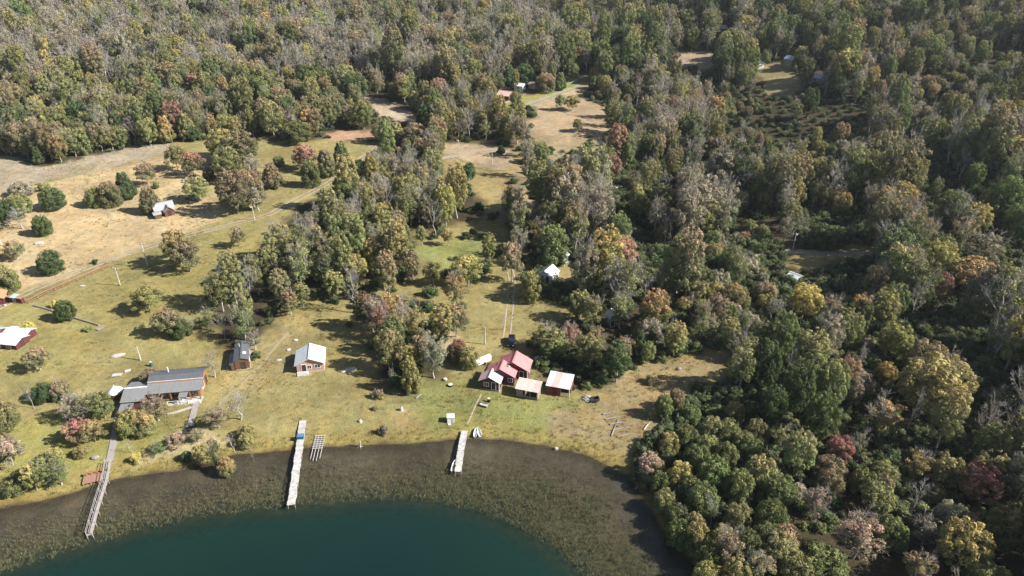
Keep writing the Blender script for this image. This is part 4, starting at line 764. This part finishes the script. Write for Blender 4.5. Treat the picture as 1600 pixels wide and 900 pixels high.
small_house('house', 'far pink-roofed house with red wall in the tan clearing', 790, 155, 5.2, 6.4, 2.4, 1.6, R(62), M_redwall, (M_rust, surf('pale_pink_sheet', (.6, .45, .41))), 'house')
small_house('cabin', 'far half-built white cabin beside the pink-roofed house', 812, 140, 4.2, 4.6, 2.3, .9, R(70), M_paint, (M_white, M_white))
small_house('shed', 'far pale timber shed right of the half-built white cabin', 834, 137, 4.0, 4.0, 2.0, .8, R(60), M_pink, (M_greyw, M_pink), 'shed')
small_house('cabin', 'far pink-roofed cabin alone in the dark wood near the top', 1129, 50, 5.5, 6.5, 2.4, 1.5, R(55), M_maroon, (M_rust, surf('pale_pink_sheet', (.6, .45, .41))))
small_house('cabin', 'white cabin with dark openings beside the small straw clearing', 1182, 105, 4.8, 5.5, 2.4, 1.2, R(10), M_paint, (M_white, M_white))
small_house('cabin', 'tall narrow cabin with light blue roof in deep shade', 1233, 103, 3.6, 4.4, 3.6, 1.3, R(35), M_greyw, (surf('light_blue_roof', (.42, .52, .62), None, .5, 1), surf('light_blue_roof', (.42, .52, .62), None, .5, 1)))
small_house('cabin', 'white-roofed cabin half hidden by a tree below the blue-roofed one', 1276, 128, 5.6, 6.0, 2.4, 1.4, R(50), M_greyw, (M_white, M_white))
small_house('shed', 'little white-roofed shed beside the right-hand road', 1240, 440, 2.6, 2.6, 1.8, .6, R(40), M_greyw, (M_white, M_white), 'shed')
small_house('hut', 'narrow grey hut under the trees behind the tall dark tree', 957, 506, 2.4, 2.6, 2.6, .8, R(12), M_greyw, (M_zinc, M_zinc), 'hut')

# ---------------------------------------------------------------- jetties, decks, walks
M_rail = surf('weathered_rail', (.40, .38, .36), (.29, .27, .25), .9, 2)
def jetty(name, label, px, width, z, deck, rails=False, plank=.30, cat='jetty', posts=True, wob=0.0):
    p = onplane(px, z); org = p[0]; root = thing(name, label, cat, (org[0], org[1], 0)); P = p - org
    seg = np.linalg.norm(np.diff(P, axis=0), axis=1); tot = seg.sum(); cum = np.r_[0, np.cumsum(seg)]
    def at(s):
        i = min(np.searchsorted(cum, s, 'right') - 1, len(seg) - 1); d = (P[i + 1] - P[i]) / seg[i]; return P[i] + d * (s - cum[i]), d
    g = G(); n = int(tot / plank)
    for i in range(n):
        q, d = at((i + .5) * tot / n); nn = np.array([-d[1], d[0]]); w2 = width / 2 + random.uniform(-.05, .05); off = wob * math.sin(i * .5); a = q + nn * (w2 + off); b = q - nn * (w2 - off)
        g.bar((*a, z + random.uniform(-.015, .015)), (*b, z + random.uniform(-.015, .015)), tot / n * .92, .05)
    part('planks', g, deck, root)['kind'] = 'stuff'
    for s in (-1, 1):
        g = G()
        for i in range(len(seg)):
            d = (P[i + 1] - P[i]) / seg[i]; nn = np.array([-d[1], d[0]]) * s * (width / 2 - .15); g.bar((*(P[i] + nn), z - .10), (*(P[i + 1] + nn), z - .10), .1, .14)
        part('stringer', g, M_greyw, root)
    m = max(2, int(tot / 2.4)); last = None
    for i in range(m + 1):
        q, d = at(min(i * tot / m, tot - 1e-3)); nn = np.array([-d[1], d[0]])
        cur = []
        for s in (-1, 1):
            a = q + nn * s * (width / 2 + (.02 if rails else -.1)); gz = hz(a[0] + org[0], a[1] + org[1]); top = z + 1.0 if rails else z + (.12 if posts else -.05)
            part('post', G().tube([(a[0], a[1], min(gz, 0) - .4), (a[0], a[1], top)], .055 if rails else .07, 6), M_rail if rails else M_greyw, root); cur.append(a)
        if rails and last:
            for s in (0, 1):
                for zz in (.55, .98): part('rail', G().bar((*last[s], z + zz), (*cur[s], z + zz), .07, .05), M_rail, root)
        last = cur
    return root
jetty('jetty', 'grey jetty with wooden railings reaching out through the reeds', [(170, 723), (165, 752), (152, 792), (140, 836)], .80, .65, M_path, True)
jetty('jetty', 'long bare white-planked jetty with a blue box at its root', [(473, 657), (470, 684), (466, 712), (455, 789)], 1.35, .75, M_deck, wob=.05)
jetty('jetty', 'short pale jetty with a white boat moored at its end', [(726, 673), (720, 704), (715.5, 737)], 1.25, .65, M_deck)
def walk(name, label, px, width, mat, cat, z=.12, rails=False):
    p = ground(px); org = p[0]; root = thing(name, label, cat, tuple(org)); g = G(); k = 0
    for i in range(len(p) - 1):
        a, b = p[i] - org, p[i + 1] - org; n = int(np.linalg.norm(b - a) / .34); d = (b - a) / np.linalg.norm(b - a); nn = np.array([-d[1], d[0], 0]) * width / 2
        for j in range(n):
            q = a + (b - a) * (j + .5) / n; q[2] = hz(q[0] + org[0], q[1] + org[1]) - org[2] + z; g.bar(q - nn, q + nn, .31, .06)
        st = G(); 
        if rails:
            for j in range(0, n, 6):
                q = a + (b - a) * (j + .5) / n; q[2] = hz(q[0] + org[0], q[1] + org[1]) - org[2]; part('post', G().box(q[0] + nn[0] * -1.05 - .05, q[0] + nn[0] * -1.05 + .05, q[1] - .05, q[1] + .05, q[2] - .2, q[2] + .95), M_fence, root)
    part('planks', g, mat, root)['kind'] = 'stuff'; return root
walk('boardwalk', 'straight grey boardwalk running from the lodge to the railed jetty', [(187, 636), (183, 660), (176, 700), (171, 722)], 1.25, M_path, 'boardwalk')
walk('boardwalk', 'short boardwalk from the lodge porch down to a dark platform', [(307, 628), (303, 645), (296, 668)], 1.2, M_path, 'boardwalk')
p = gnd1(297, 673); h = thing('platform', 'dark timber platform with railing at the foot of the short boardwalk', 'platform', (p[0], p[1], p[2]), .2); part('deck', G().box(-1.1, 1.1, -1.0, 1.0, -.5, .22), M_darkwood, h)
for x in (-1, 1):
    for y in (-.9, .9): part('post', G().box(x - .06, x + .06, y - .06, y + .06, .22, 1.15), M_darkwood, h)
part('rail', G().bar((-1, -.9, 1.1), (1, -.9, 1.1), .08), M_darkwood, h); part('rail', G().bar((-1, .9, 1.1), (1, .9, 1.1), .08), M_darkwood, h)
c4 = onplane([(131, 744), (168, 735), (166, 749), (128, 757)], .5); o = c4.mean(0); h = thing('bathing_deck', 'reddish timber deck with low seats beside the railed jetty', 'deck', (o[0], o[1], 0)); q = c4 - o; u = (q[1] - q[0]); n = 24; 
g = G()
for i in range(n):
    a = q[0] + u * (i + .5) / n; b = q[3] + (q[2] - q[3]) * (i + .5) / n; g.bar((*a, .5), (*b, .5), np.linalg.norm(u) / n * .93, .05)
part('planks', g, M_brickdeck, h)['kind'] = 'stuff'
for i in range(5): a = q[0] + u * (.06 + .22 * i); part('seat', G().box(a[0] - .35, a[0] + .35, a[1] - .1, a[1] + .5, .3, .85), M_honey, h)
for i in range(4):
    for a in (q[0] + u * (.05 + .3 * i), q[3] + (q[2] - q[3]) * (.05 + .3 * i)): part('post', G().tube([(a[0], a[1], -1), (a[0], a[1], .45)], .08, 6), M_greyw, h)
# slipway poles
a0, a1 = gnd1(501, 681), onplane([(491, 722)], 0)[0]; h = thing('slipway', 'pale slatted boat slipway running into the shallows', 'slipway', tuple(a0)); d = np.array([a1[0] - a0[0], a1[1] - a0[1]]); L_ = np.linalg.norm(d); d /= L_; nn = np.array([-d[1], d[0]])
for s in (-.85, -.3, .3, .85): part('skid_pole', G().tube([(nn[0] * s, nn[1] * s, .18), (nn[0] * s + d[0] * (L_ - abs(s)), nn[1] * s + d[1] * (L_ - abs(s)), -a0[2] + .05)], .07, 6), M_rail, h)
for i in range(7): t = (i + .5) * L_ * .55 / 7; z = .26 - (a0[2] + .12) * t / L_; part('cross_slat', G().bar((d[0] * t + nn[0], d[1] * t + nn[1], z), (d[0] * t - nn[0], d[1] * t - nn[1], z), .24, .06), M_rail, h)
p = onplane([(470, 684)], .8)[0]; h = thing('storage_box', 'blue box standing on the long white jetty', 'box', (p[0], p[1], .79), .1); part('body', G().box(-.6, .6, -.45, .45, 0, .6), M_blue, h); part('lid', G().box(-.64, .64, -.49, .49, .6, .68), surf('light_blue_lid', (.10, .2, .34), None, .5, 2), h)
# ---------------------------------------------------------------- boats
def boat(label, px, py, L, W, rot, z, seats=True, cat='boat', group=None):
    p = onplane([(px, py)], 0)[0] if z is None else gnd1(px, py); h = thing('rowing_boat', label, cat, (p[0], p[1], .05 if z is None else p[2] + z), rot, group); st = np.linspace(-1, 1, 11); V = []; Fc = []
    for t in st:
        w_ = W / 2 * (1 - max(0, t) ** 2.4) * (.86 if t < -.95 else 1) * (.9 + .1 * (1 - t * t)); sh = .42 + .18 * max(0, t) ** 2; y = t * L / 2
        V += [(-w_, y, sh), (-w_ * .8, y, .05), (0, y, -.12 + .25 * max(0, t) ** 3), (w_ * .8, y, .05), (w_, y, sh), (w_ * .86, y, sh), (w_ * .66, y, .12), (-w_ * .66, y, .12), (-w_ * .86, y, sh)]
    for i in range(len(st) - 1):
        for k in range(9): a = i * 9; Fc.append((a + k, a + 9 + k, a + 9 + (k + 1) % 9, a + (k + 1) % 9))
    Fc.append((0, 1, 2, 3, 4, 5, 6, 7, 8)); part('hull', G().add(V, Fc), M_paint, h)
    if seats:
        for t in (-.5, 0, .42): part('thwart', G().box(-W * .36, W * .36, t * L / 2 - .12, t * L / 2 + .12, .27, .31), M_darkwood, h)
        part('transom', G().box(-W * .34, W * .34, -L / 2 - .03, -L / 2 + .04, .05, .42), M_paint, h); part('outboard_motor', G().box(-.14, .14, -L / 2 - .3, -L / 2 - .02, .2, .75), M_tyre, h); part('console', G().box(-.2, .2, -.65, -.35, .3, .7), M_darkwood, h)
    return h
boat('white motorboat moored at the end of the short pale jetty', 712.2, 729, 3.4, 1.35, R(-8), None)
boat('left one of two white dinghies drawn up on the grassy bank', 743.5, 678, 2.3, .75, R(-6), .12, False, group='dinghies on the bank'); boat('right one of two white dinghies drawn up on the grassy bank', 748.5, 677, 2.3, .75, R(14), .12, False, group='dinghies on the bank')
# ---------------------------------------------------------------- cars
def car(label, px, py, rot, paint):
    p = gnd1(px, py); h = thing('parked_car', label, 'car', (p[0], p[1], p[2]), rot, 'parked cars'); g = G()
    prof = [(-2.1, .35), (-2.15, .75), (-1.95, .95), (1.0, 1.0), (1.9, .85), (2.15, .65), (2.1, .35)]; V = []; n = len(prof)
    for s in (-1, 1): V += [(s * (.86 if .5 < z < .9 else .82), y, z) for y, z in prof]
    g.add(V, [tuple(range(n)), tuple(reversed(range(n, 2 * n)))] + [(i, i + n, (i + 1) % n + n, (i + 1) % n) for i in range(n)]); part('body', g, paint, h)
    cab = [(-1.75, .97, .78), (-1.5, 1.48, .62), (.25, 1.5, .62), (1.0, 1.0, .76)]; V = [(s * w_, y, z) for s in (-1, 1) for y, z, w_ in cab]; part('cabin', G().add(V, [(0, 1, 2, 3), (7, 6, 5, 4), (0, 4, 5, 1), (1, 5, 6, 2), (2, 6, 7, 3)]), paint, h)
    part('windscreen', G().slab([(-.66, .98, 1.05), (.66, .98, 1.05), (.55, .32, 1.49), (-.55, .32, 1.49)], .02), M_glass, h); part('rear_window', G().slab([(.62, -1.74, 1.06), (-.62, -1.74, 1.06), (-.55, -1.56, 1.42), (.55, -1.56, 1.42)], .02), M_glass, h)
    for s in (-1, 1):
        for y0, y1 in ((-1.45, -.55), (-.45, .45)): part('side_window', G().slab([(s * .765, y0, 1.08), (s * .765, y1, 1.08), (s * .655, y1 - .12, 1.42), (s * .655, y0, 1.42)][::s], .02), M_glass, h)
        for y in (-1.35, 1.35):
            w_ = part('wheel', G().tube([(s * .70, y, .32), (s * .90, y, .32)], .32, 14), M_tyre, h); part('rim', G().tube([(s * .89, y, .32), (s * .915, y, .32)], .19, 10), M_rim, w_)
        part('headlight', G().box(s * .6 - .16, s * .6 + .16, 2.08, 2.17, .6, .74), M_lamp, h); part('tail_light', G().box(s * .66 - .12, s * .66 + .12, -2.17, -2.1, .62, .82), M_rlamp, h)
car('dark blue car parked in tree shade above the red-roofed house', 799, 536, R(176), M_carblue); car('black car parked in deep shade right behind the red-roofed house', 842, 567, R(88), M_carblack); car('blue car parked in shade beside the straw field cabin', 299, 312, R(60), surf('blue_car_paint', (.02, .07, .2), None, .25, 1, spec=.6))
# ---------------------------------------------------------------- trailer, tanks, small things by the houses
h = thing('caravan', 'long white covered trailer lying beside the red-roofed house', 'trailer', tuple(gnd1(754, 568)), hx((741, 573), (767, 562))); part('body', G().box(-2.0, 2.0, -.55, .55, .35, 1.25), M_paint, h); part('roof', G().tube([(-2.05, 0, 1.22), (2.05, 0, 1.22)], .58, 12), M_paint, h); part('end_hatch', G().box(-2.08, -2.02, -.35, .35, .45, 1.1), M_darkwood, h)
for s in (-1, 1): part('wheel', G().tube([(.2, s * .56, .3), (.2, s * .72, .3)], .3, 12), M_tyre, h)
part('tow_bar', G().bar((-2.0, 0, .4), (-2.9, 0, .35), .08), M_greyw, h)
h = thing('white_kiosk', 'small white box kiosk with a step on the lawn near the boat jetty', 'kiosk', tuple(gnd1(704.5, 658)), .1); part('body', G().box(-.7, .7, -.6, .6, -.2, 1.3), M_paint, h); part('roof', G().box(-.78, .78, -.68, .68, 1.3, 1.38), M_white, h); part('step', G().box(-.6, 0, -1.3, -.85, -.1, .15), M_deck, h); part('door_leaf', G().box(.15, .6, -.64, -.61, .05, 1.15), M_zinc, h)
h = thing('cart', 'dark open cart with a pale tailboard beside the firewood heap', 'cart', tuple(gnd1(929, 627)), .2); part('bed', G().box(-.9, .9, -.5, .5, .3, .4).box(-.9, .9, -.5, -.45, .4, .9).box(-.9, .9, .45, .5, .4, .9), M_darkwood, h); part('tailboard', G().box(.9, .97, -.5, .5, .3, 1.2), M_deck, h)
for s in (-1, 1): part('wheel', G().tube([(0, s * .52, .28), (0, s * .64, .28)], .28, 10), M_tyre, h)
h = thing('firewood_heap', 'heap of pale split firewood between the red-walled shed and the cart', 'firewood', tuple(gnd1(917, 623)), 0)
for i in range(46): a = random.random() * 6.28; r = random.random() ** .6 * 1.0; z = (1 - r / 1.05) * .6 + .05; b = random.random() * 3.14; part('log', G().tube([(r * math.cos(a) - .28 * math.cos(b), r * math.sin(a) - .28 * math.sin(b), z), (r * math.cos(a) + .28 * math.cos(b), r * math.sin(a) + .28 * math.sin(b), z + .08)], .08, 5), M_deck if i % 3 else M_greyw, h)
def bench(label, px, py, rot):
    h = thing('bench', label, 'bench', tuple(gnd1(px, py)), rot)
    for i in range(3): part('seat_slat', G().box(-.85, .85, -.3 + .2 * i, -.13 + .2 * i, .42, .47), M_deck, h)
    for x in (-.7, .7): part('leg', G().box(x - .06, x + .06, -.25, .25, -.1, .42), M_greyw, h)
    part('backrest', G().box(-.85, .85, .34, .39, .55, .85), M_deck, h)
bench('pale bench on the green lawn below the red-roofed house', 756, 635, R(-25))
def barrel(label, px, py, mat, r=.32, ht=.9, name='barrel', cat='barrel'):
    h = thing(name, label, cat, tuple(gnd1(px, py))); part('body', G().tube([(0, 0, -.1), (0, 0, ht * .2), (0, 0, ht * .5), (0, 0, ht * .8), (0, 0, ht)], [r * .92, r, r * 1.05, r, r * .92], 14), mat, h); part('rim', G().tube([(0, 0, ht), (0, 0, ht + .05)], r * .97, 14), M_zinc, h)
barrel('small dark barrel above the pale bench on the green lawn', 764, 628, M_tyre); barrel('dark navy drum on the grass behind the lodge', 237, 572, M_blue, .3, 1.1); barrel('round pale tub nearest the stump on the green lawn', 696, 594, M_deck, .4, .4, 'tub', 'tub'); barrel('dark tub below the pale tub on the green lawn', 704, 603, M_tyre, .5, .4, 'tub', 'tub')
def tank(label, px, py, r, ln, rot):
    h = thing('water_tank', label, 'tank', tuple(gnd1(px, py)), rot); part('body', G().tube([(-ln / 2, 0, r + .2), (-ln / 2 + .15, 0, r + .2), (ln / 2 - .15, 0, r + .2), (ln / 2, 0, r + .2)], [r * .8, r, r, r * .8], 14), M_paint, h); part('hatch', G().tube([(0, 0, 2 * r + .15), (0, 0, 2 * r + .3)], .22, 10), M_zinc, h)
    for s in (-1, 1): part('cradle', G().box(s * ln * .3 - .1, s * ln * .3 + .1, -r, r, -.2, r * .6), M_greyw, h)
tank('white tank beside the trees at the left end of the straw field', 18, 304, .8, 2.4, .2); tank('white tank at the edge of the grove above the road', 546, 300, .7, 2.0, .4); tank('small white tank by the dirt crossing', 727, 211, .8, 2.0, .1)
def slab_thing(name, label, cat, px, py, sx, sy, szz, rot, mat):
    rg = np.random.default_rng(int(px * 7 + py)); bmv = []
    g = G(); n = 9
    ring = lambda r, z: [(sx * r * math.cos(6.283 * k / n) * (1 + .22 * (rg.random() - .5)), sy * r * math.sin(6.283 * k / n) * (1 + .22 * (rg.random() - .5)), z + szz * .12 * (rg.random() - .5)) for k in range(n)]
    V = ring(.5, -.15) + ring(.52, szz * .45) + ring(.36, szz * .88) + [(0, 0, szz)]; Fc = []
    for l in range(2):
        for k in range(n): Fc.append((l * n + k, l * n + (k + 1) % n, (l + 1) * n + (k + 1) % n, (l + 1) * n + k))
    Fc += [(2 * n + k, 2 * n + (k + 1) % n, 3 * n) for k in range(n)]; g.add(V, Fc); o = link(name, g.mesh(name), None, mat); p = gnd1(px, py); o.location = tuple(p); o.rotation_euler = (0, 0, rot); return tag(o, label, cat)
slab_thing('boulder', 'long pale boulder in the grass above the round white hut', 'boulder', 185, 556, 3.0, 1.0, .5, .5, M_stone); slab_thing('boulder', 'pale boulder upslope in the straw field near the red-topped tree', 'boulder', 290, 285, 2.6, 1.2, .9, .2, M_stone); slab_thing('boulder', 'grey boulder in the straw field between two dark trees', 'boulder', 61, 381, 3.0, 1.6, .7, .3, M_stone)
slab_thing('boulder', 'pale flat stone on the path left of the white-roofed cabin', 'boulder', 436, 563, 1.3, .7, .3, .3, M_stone); slab_thing('boulder', 'pale stone beside the path above the white-roofed cabin', 'boulder', 451, 547, 1.0, .8, .35, .8, M_stone); slab_thing('boulder', 'pale stone farthest up the path above the white-roofed cabin', 'boulder', 462, 532, 1.2, .8, .35, .1, M_stone); slab_thing('boulder', 'pale stone on the grass right of the white-roofed cabin', 'boulder', 536, 581, 1.3, .7, .3, .1, M_stone)
slab_thing('rubble_mound', 'low pale rubble mound in the shade right of the white-roofed cabin', 'mound', 548, 578, 2.6, 1.2, .5, .1, M_stone); slab_thing('boulder', 'small dark boulder on the tan bank below the slender golden tree', 'boulder', 1061, 577, 1.1, .8, .5, .3, M_greyw); slab_thing('boulder', 'white stone by the gate booth', 'boulder', 8, 478, .8, .6, .5, 0, M_stone); slab_thing('boulder', 'pale stone in the grass below the road fence', 'boulder', 129, 447, 1.5, .7, .3, .2, M_stone)
slab_thing('boulder', 'pale stone in the water at the grassy bank on the right', 'boulder', 869, 702, .8, .6, .5, .2, M_stone); slab_thing('boulder', 'grey stone beside the boardwalk left of the railed jetty', 'boulder', 149, 716, 1.5, 1.0, .6, .2, M_greyw)
def log_thing(label, a, b, r, mat, name='fallen_log', group=None, stubs=True):
    p = ground([a, b]); m = p.mean(0); d = p - m; d[:, 2] += r * .8; h = thing(name, label, 'log', tuple(m), 0, group); mid = (d[0] + d[1]) / 2 + np.array([0, 0, .08]); part('bole', G().tube([d[0], mid, d[1]], [r, r * .85, r * .55], 7), mat, h)
    if stubs:
        for t in (.35, .7): q = d[0] + (d[1] - d[0]) * t; part('branch_stub', G().tube([q, q + np.array([random.uniform(-.5, .5), random.uniform(-.3, .5), random.uniform(.4, .9)])], [r * .4, r * .12], 5), mat, h)
for lab, a, b, r, m in (('dark log lying on the lawn below the pointed golden tree', (650, 623), (659, 616), .16, M_greyw), ('uppermost grey log on the log-strewn bank', (942, 648), (962, 643), .16, M_greyw), ('grey log lying second down the log-strewn bank', (946, 656), (968, 652), .16, M_greyw), ('grey log lying midway down the log-strewn bank', (953, 664), (976, 660), .18, M_greyw),
    ('grey log lying low on the log-strewn bank', (958, 673), (985, 668), .17, M_greyw), ('lowest grey log on the log-strewn bank', (965, 683), (990, 678), .16, M_greyw), ('steep grey log crossing the others on the log-strewn bank', (955, 682), (966, 655), .14, M_greyw), ('white forked driftwood log at the right end of the log-strewn bank', (1006, 672), (1015, 661), .15, M_deck),
    ('reddish log lying under the slender golden tree', (1018, 556), (1047, 557), .16, M_fence), ('thin pale trunk fallen across the shadowed shore water', (993, 764), (1008, 752), .08, M_deck), ('pale log lying in shade at the far edge of the tan bank', (1120, 606), (1136, 604), .16, M_deck), ('white log fallen under trees in the small glade', (914, 297), (930, 294), .16, M_deck)): log_thing(lab, a, b, r, m)
def stump(label, px, py, ht, r):
    h = thing('stump', label, 'stump', tuple(gnd1(px, py))); part('bole', G().tube([(0, 0, -.3), (0, 0, .2), (.05, 0, ht)], [r * 1.5, r, r * .8], 8), DEADBARK, h); part('broken_top', G().tube([(.05, 0, ht), (.1, .03, ht + .3)], [r * .6, r * .08], 5), DEADBARK, h)
    for k in range(4): a = k * 1.6 + .3; part('root', G().tube([(0, 0, .15), (.6 * math.cos(a), .6 * math.sin(a), -.1)], [r * .6, r * .2], 5), DEADBARK, h)
stump('grey stump on the worn path above the shore', 627, 641, .7, .4); stump('pale snag standing at the water line between the jetties', 563, 698, 1.6, .14); stump('low stump with spread roots left of the worn path shrub', 563, 659, .4, .35)
def timber_stack(label, px, py, rot, n, ln, mat):
    h = thing('timber_stack', label, 'timber', tuple(gnd1(px, py)), rot)
    for i in range(n): z = .08 + .1 * (i // 4); part('plank', G().box(-ln / 2 + random.uniform(-.1, .1), ln / 2, -.5 + .27 * (i % 4), -.26 + .27 * (i % 4), z, z + .08), mat, h)
timber_stack('pale stack of boards beside the round white hut', 183, 587, .1, 8, 1.9, M_deck); timber_stack('white boards lying right above the hut stack', 200, 580, .5, 4, 1.2, M_deck); timber_stack('short grey plank pile at the end of the low log edging', 157, 513, R(70), 8, 2.2, M_greyw)
# ---------------------------------------------------------------- poles
def pole(label, px, py, hpx, arm=True, lamp=False, thin=.13):
    p = gnd1(px, py); k = ppm(p); ht = hpx / (k * math.cos(math.atan2(H - p[2], math.hypot(p[0], p[1])))); h = thing('utility_pole', label, 'pole', tuple(p), random.uniform(-.3, .3), 'utility poles'); part('pole', G().tube([(0, 0, -.5), (0, 0, ht * .5), (0, 0, ht)], [thin * 1.2, thin, thin * .8], 8), M_deck, h)
    if arm:
        c = part('crossarm', G().bar((-.9, .12, ht - .35), (.9, .12, ht - .35), .12), M_greyw, h)
        for x in (-.8, .8): part('insulator', G().tube([(x, .12, ht - .28), (x, .12, ht - .08)], .06, 6), M_paint, c)
    if lamp: part('lamp_head', G().box(-.12, .12, -1.1, -.5, ht - .2, ht - .05), M_paint, h); part('lamp_arm', G().bar((0, 0, ht - .15), (0, -.6, ht - .12), .06), M_zinc, h)
for a in (('pale crossarmed pole on the grass below the road fence', 188, 446, 28), ('white utility pole beside the dirt road left of the brown tree pair', 231, 416, 36), ('utility pole where the dirt road leaves the straw field', 398, 344, 22, True, True), ('short white pole in the rough grass behind the lodge', 220, 563, 22, False), ('pole on the meadow above the white trailer', 758, 538, 26, False),
          ('pole at the right end of the bright green glade', 757, 396, 26, False), ('white pole with crossarm at the dirt crossing', 717, 243, 24, True, True), ('pole at the shaded end of the dirt crossing', 769, 258, 24, True), ('white pole top rising from the dark eastern wood', 1070, 352, 30, True, True), ('pole at the left end of the right-hand road', 1239, 388, 24, True, True),
          ('pole beside the upper bend of the dirt road', 557, 158, 18, True), ('pole at the top of the far tan clearing', 939, 112, 16, False), ('white pole at the left end of the straw field', 3, 384, 20, False), ('pole beside the lower end of the dirt road bend', 640, 192, 16, True)): pole(*a)
# ---------------------------------------------------------------- fences
def fence(name, label, px, step, ph, mat, rails=(.45, .95), post=.11, rail=.08, boards=False):
    p = ground(px); org = p[0].copy(); h = thing(name, label, 'fence', tuple(org)); P = []
    for i in range(len(p) - 1):
        n = max(1, int(round(np.linalg.norm(p[i + 1] - p[i]) / step))); P += [p[i] + (p[i + 1] - p[i]) * k / n for k in range(n)]
    P.append(p[-1]); P = np.array(P); P[:, 2] = height(P[:, 0], P[:, 1]); P -= org
    for i, q in enumerate(P):
        hh = ph * random.uniform(.92, 1.08); part('post', G().box(q[0] - post / 2, q[0] + post / 2, q[1] - post / 2, q[1] + post / 2, q[2] - .3, q[2] + hh), mat, h)
        if i:
            for z in rails: part('rail', G().bar(P[i - 1] + np.array([0, 0, z * ph]), q + np.array([0, 0, z * ph]), rail if not boards else .05, rail if not boards else .16), mat, h)
fence('road_fence', 'reddish two-rail timber fence following the dirt road', [(45, 474), (75, 459), (110, 444), (145, 429), (176, 416)], 2.4, 1.1, M_fence, post=.16, rail=.11)
fence('field_fence', 'line of pale posts and wire along the top of the straw field', [(58, 268), (110, 257), (180, 240), (262, 228)], 2.6, 1.0, M_deck, (.5, .95), .13, .025)
fence('garden_fence', 'pale green board fence curving through the far clearing', [(820, 166), (840, 161), (862, 152), (890, 142), (905, 136)], 2.2, 1.1, M_green, (.3, .62, .94), .12, .1, True)
fence('garden_fence', 'white-green board fence behind the curving one in the far clearing', [(855, 147), (880, 137), (900, 128), (922, 121)], 2.2, 1.0, M_green, (.3, .62, .94), .12, .1, True)
fence('yard_fence', 'white fence below the far pink-roofed house', [(776, 165), (790, 162), (801, 158)], 2.2, 1.0, M_paint, (.4, .9), .1, .1)
fence('shore_fence', 'thin grey wire fence beside the path left of the long jetty', [(390, 622), (398, 602), (412, 582), (425, 566)], 2.4, 1.0, M_greyw, (.5, .9), .1, .02)
fence('crossing_fence', 'pale pole fence around the meadow by the dirt crossing', [(690, 252), (716, 246), (745, 262), (770, 268), (795, 266)], 2.5, 1.0, M_deck, (.5, .95), .12, .08)
p = ground([(52, 478), (72, 483), (90, 489), (112, 496), (135, 503), (155, 509)]); h = thing('log_edging', 'low line of grey logs crossing the grass past the dark rounded tree', 'edging', tuple(p[0]))
for i in range(len(p) - 1): a = p[i] - p[0]; b = p[i + 1] - p[0]; part('log', G().tube([a + np.array([0, 0, .2]), b + np.array([0, 0, .2])], .22, 7), M_greyw, h)
p = ground([(262, 648), (275, 645), (290, 640), (300, 637)]); h = thing('garden_kerb', 'low white stone kerb curving below the lodge deck', 'kerb', tuple(p[0]))
for i in range(len(p) - 1): a = p[i] - p[0]; b = p[i + 1] - p[0]; part('kerb_stone', G().bar(a + np.array([0, 0, .1]), b + np.array([0, 0, .1]), .35, .3), M_stone, h)

# ---------------------------------------------------------------- thin autumn haze
hb = G().box(-1600, 1600, -150, 1350, -25, 330); o = link('haze', hb.mesh('haze')); tag(o, 'thin pale autumn haze over the lake valley', 'haze', kind='stuff')
b = NB('haze_air'); v = b.n('VolumePrincipled'); v.inputs['Color'].default_value = (.82, .87, .95, 1); v.inputs['Density'].default_value = .00008; v.inputs['Anisotropy'].default_value = .2; b.l(v.outputs[0], b.out.inputs['Volume']); o.data.materials.append(b.m)
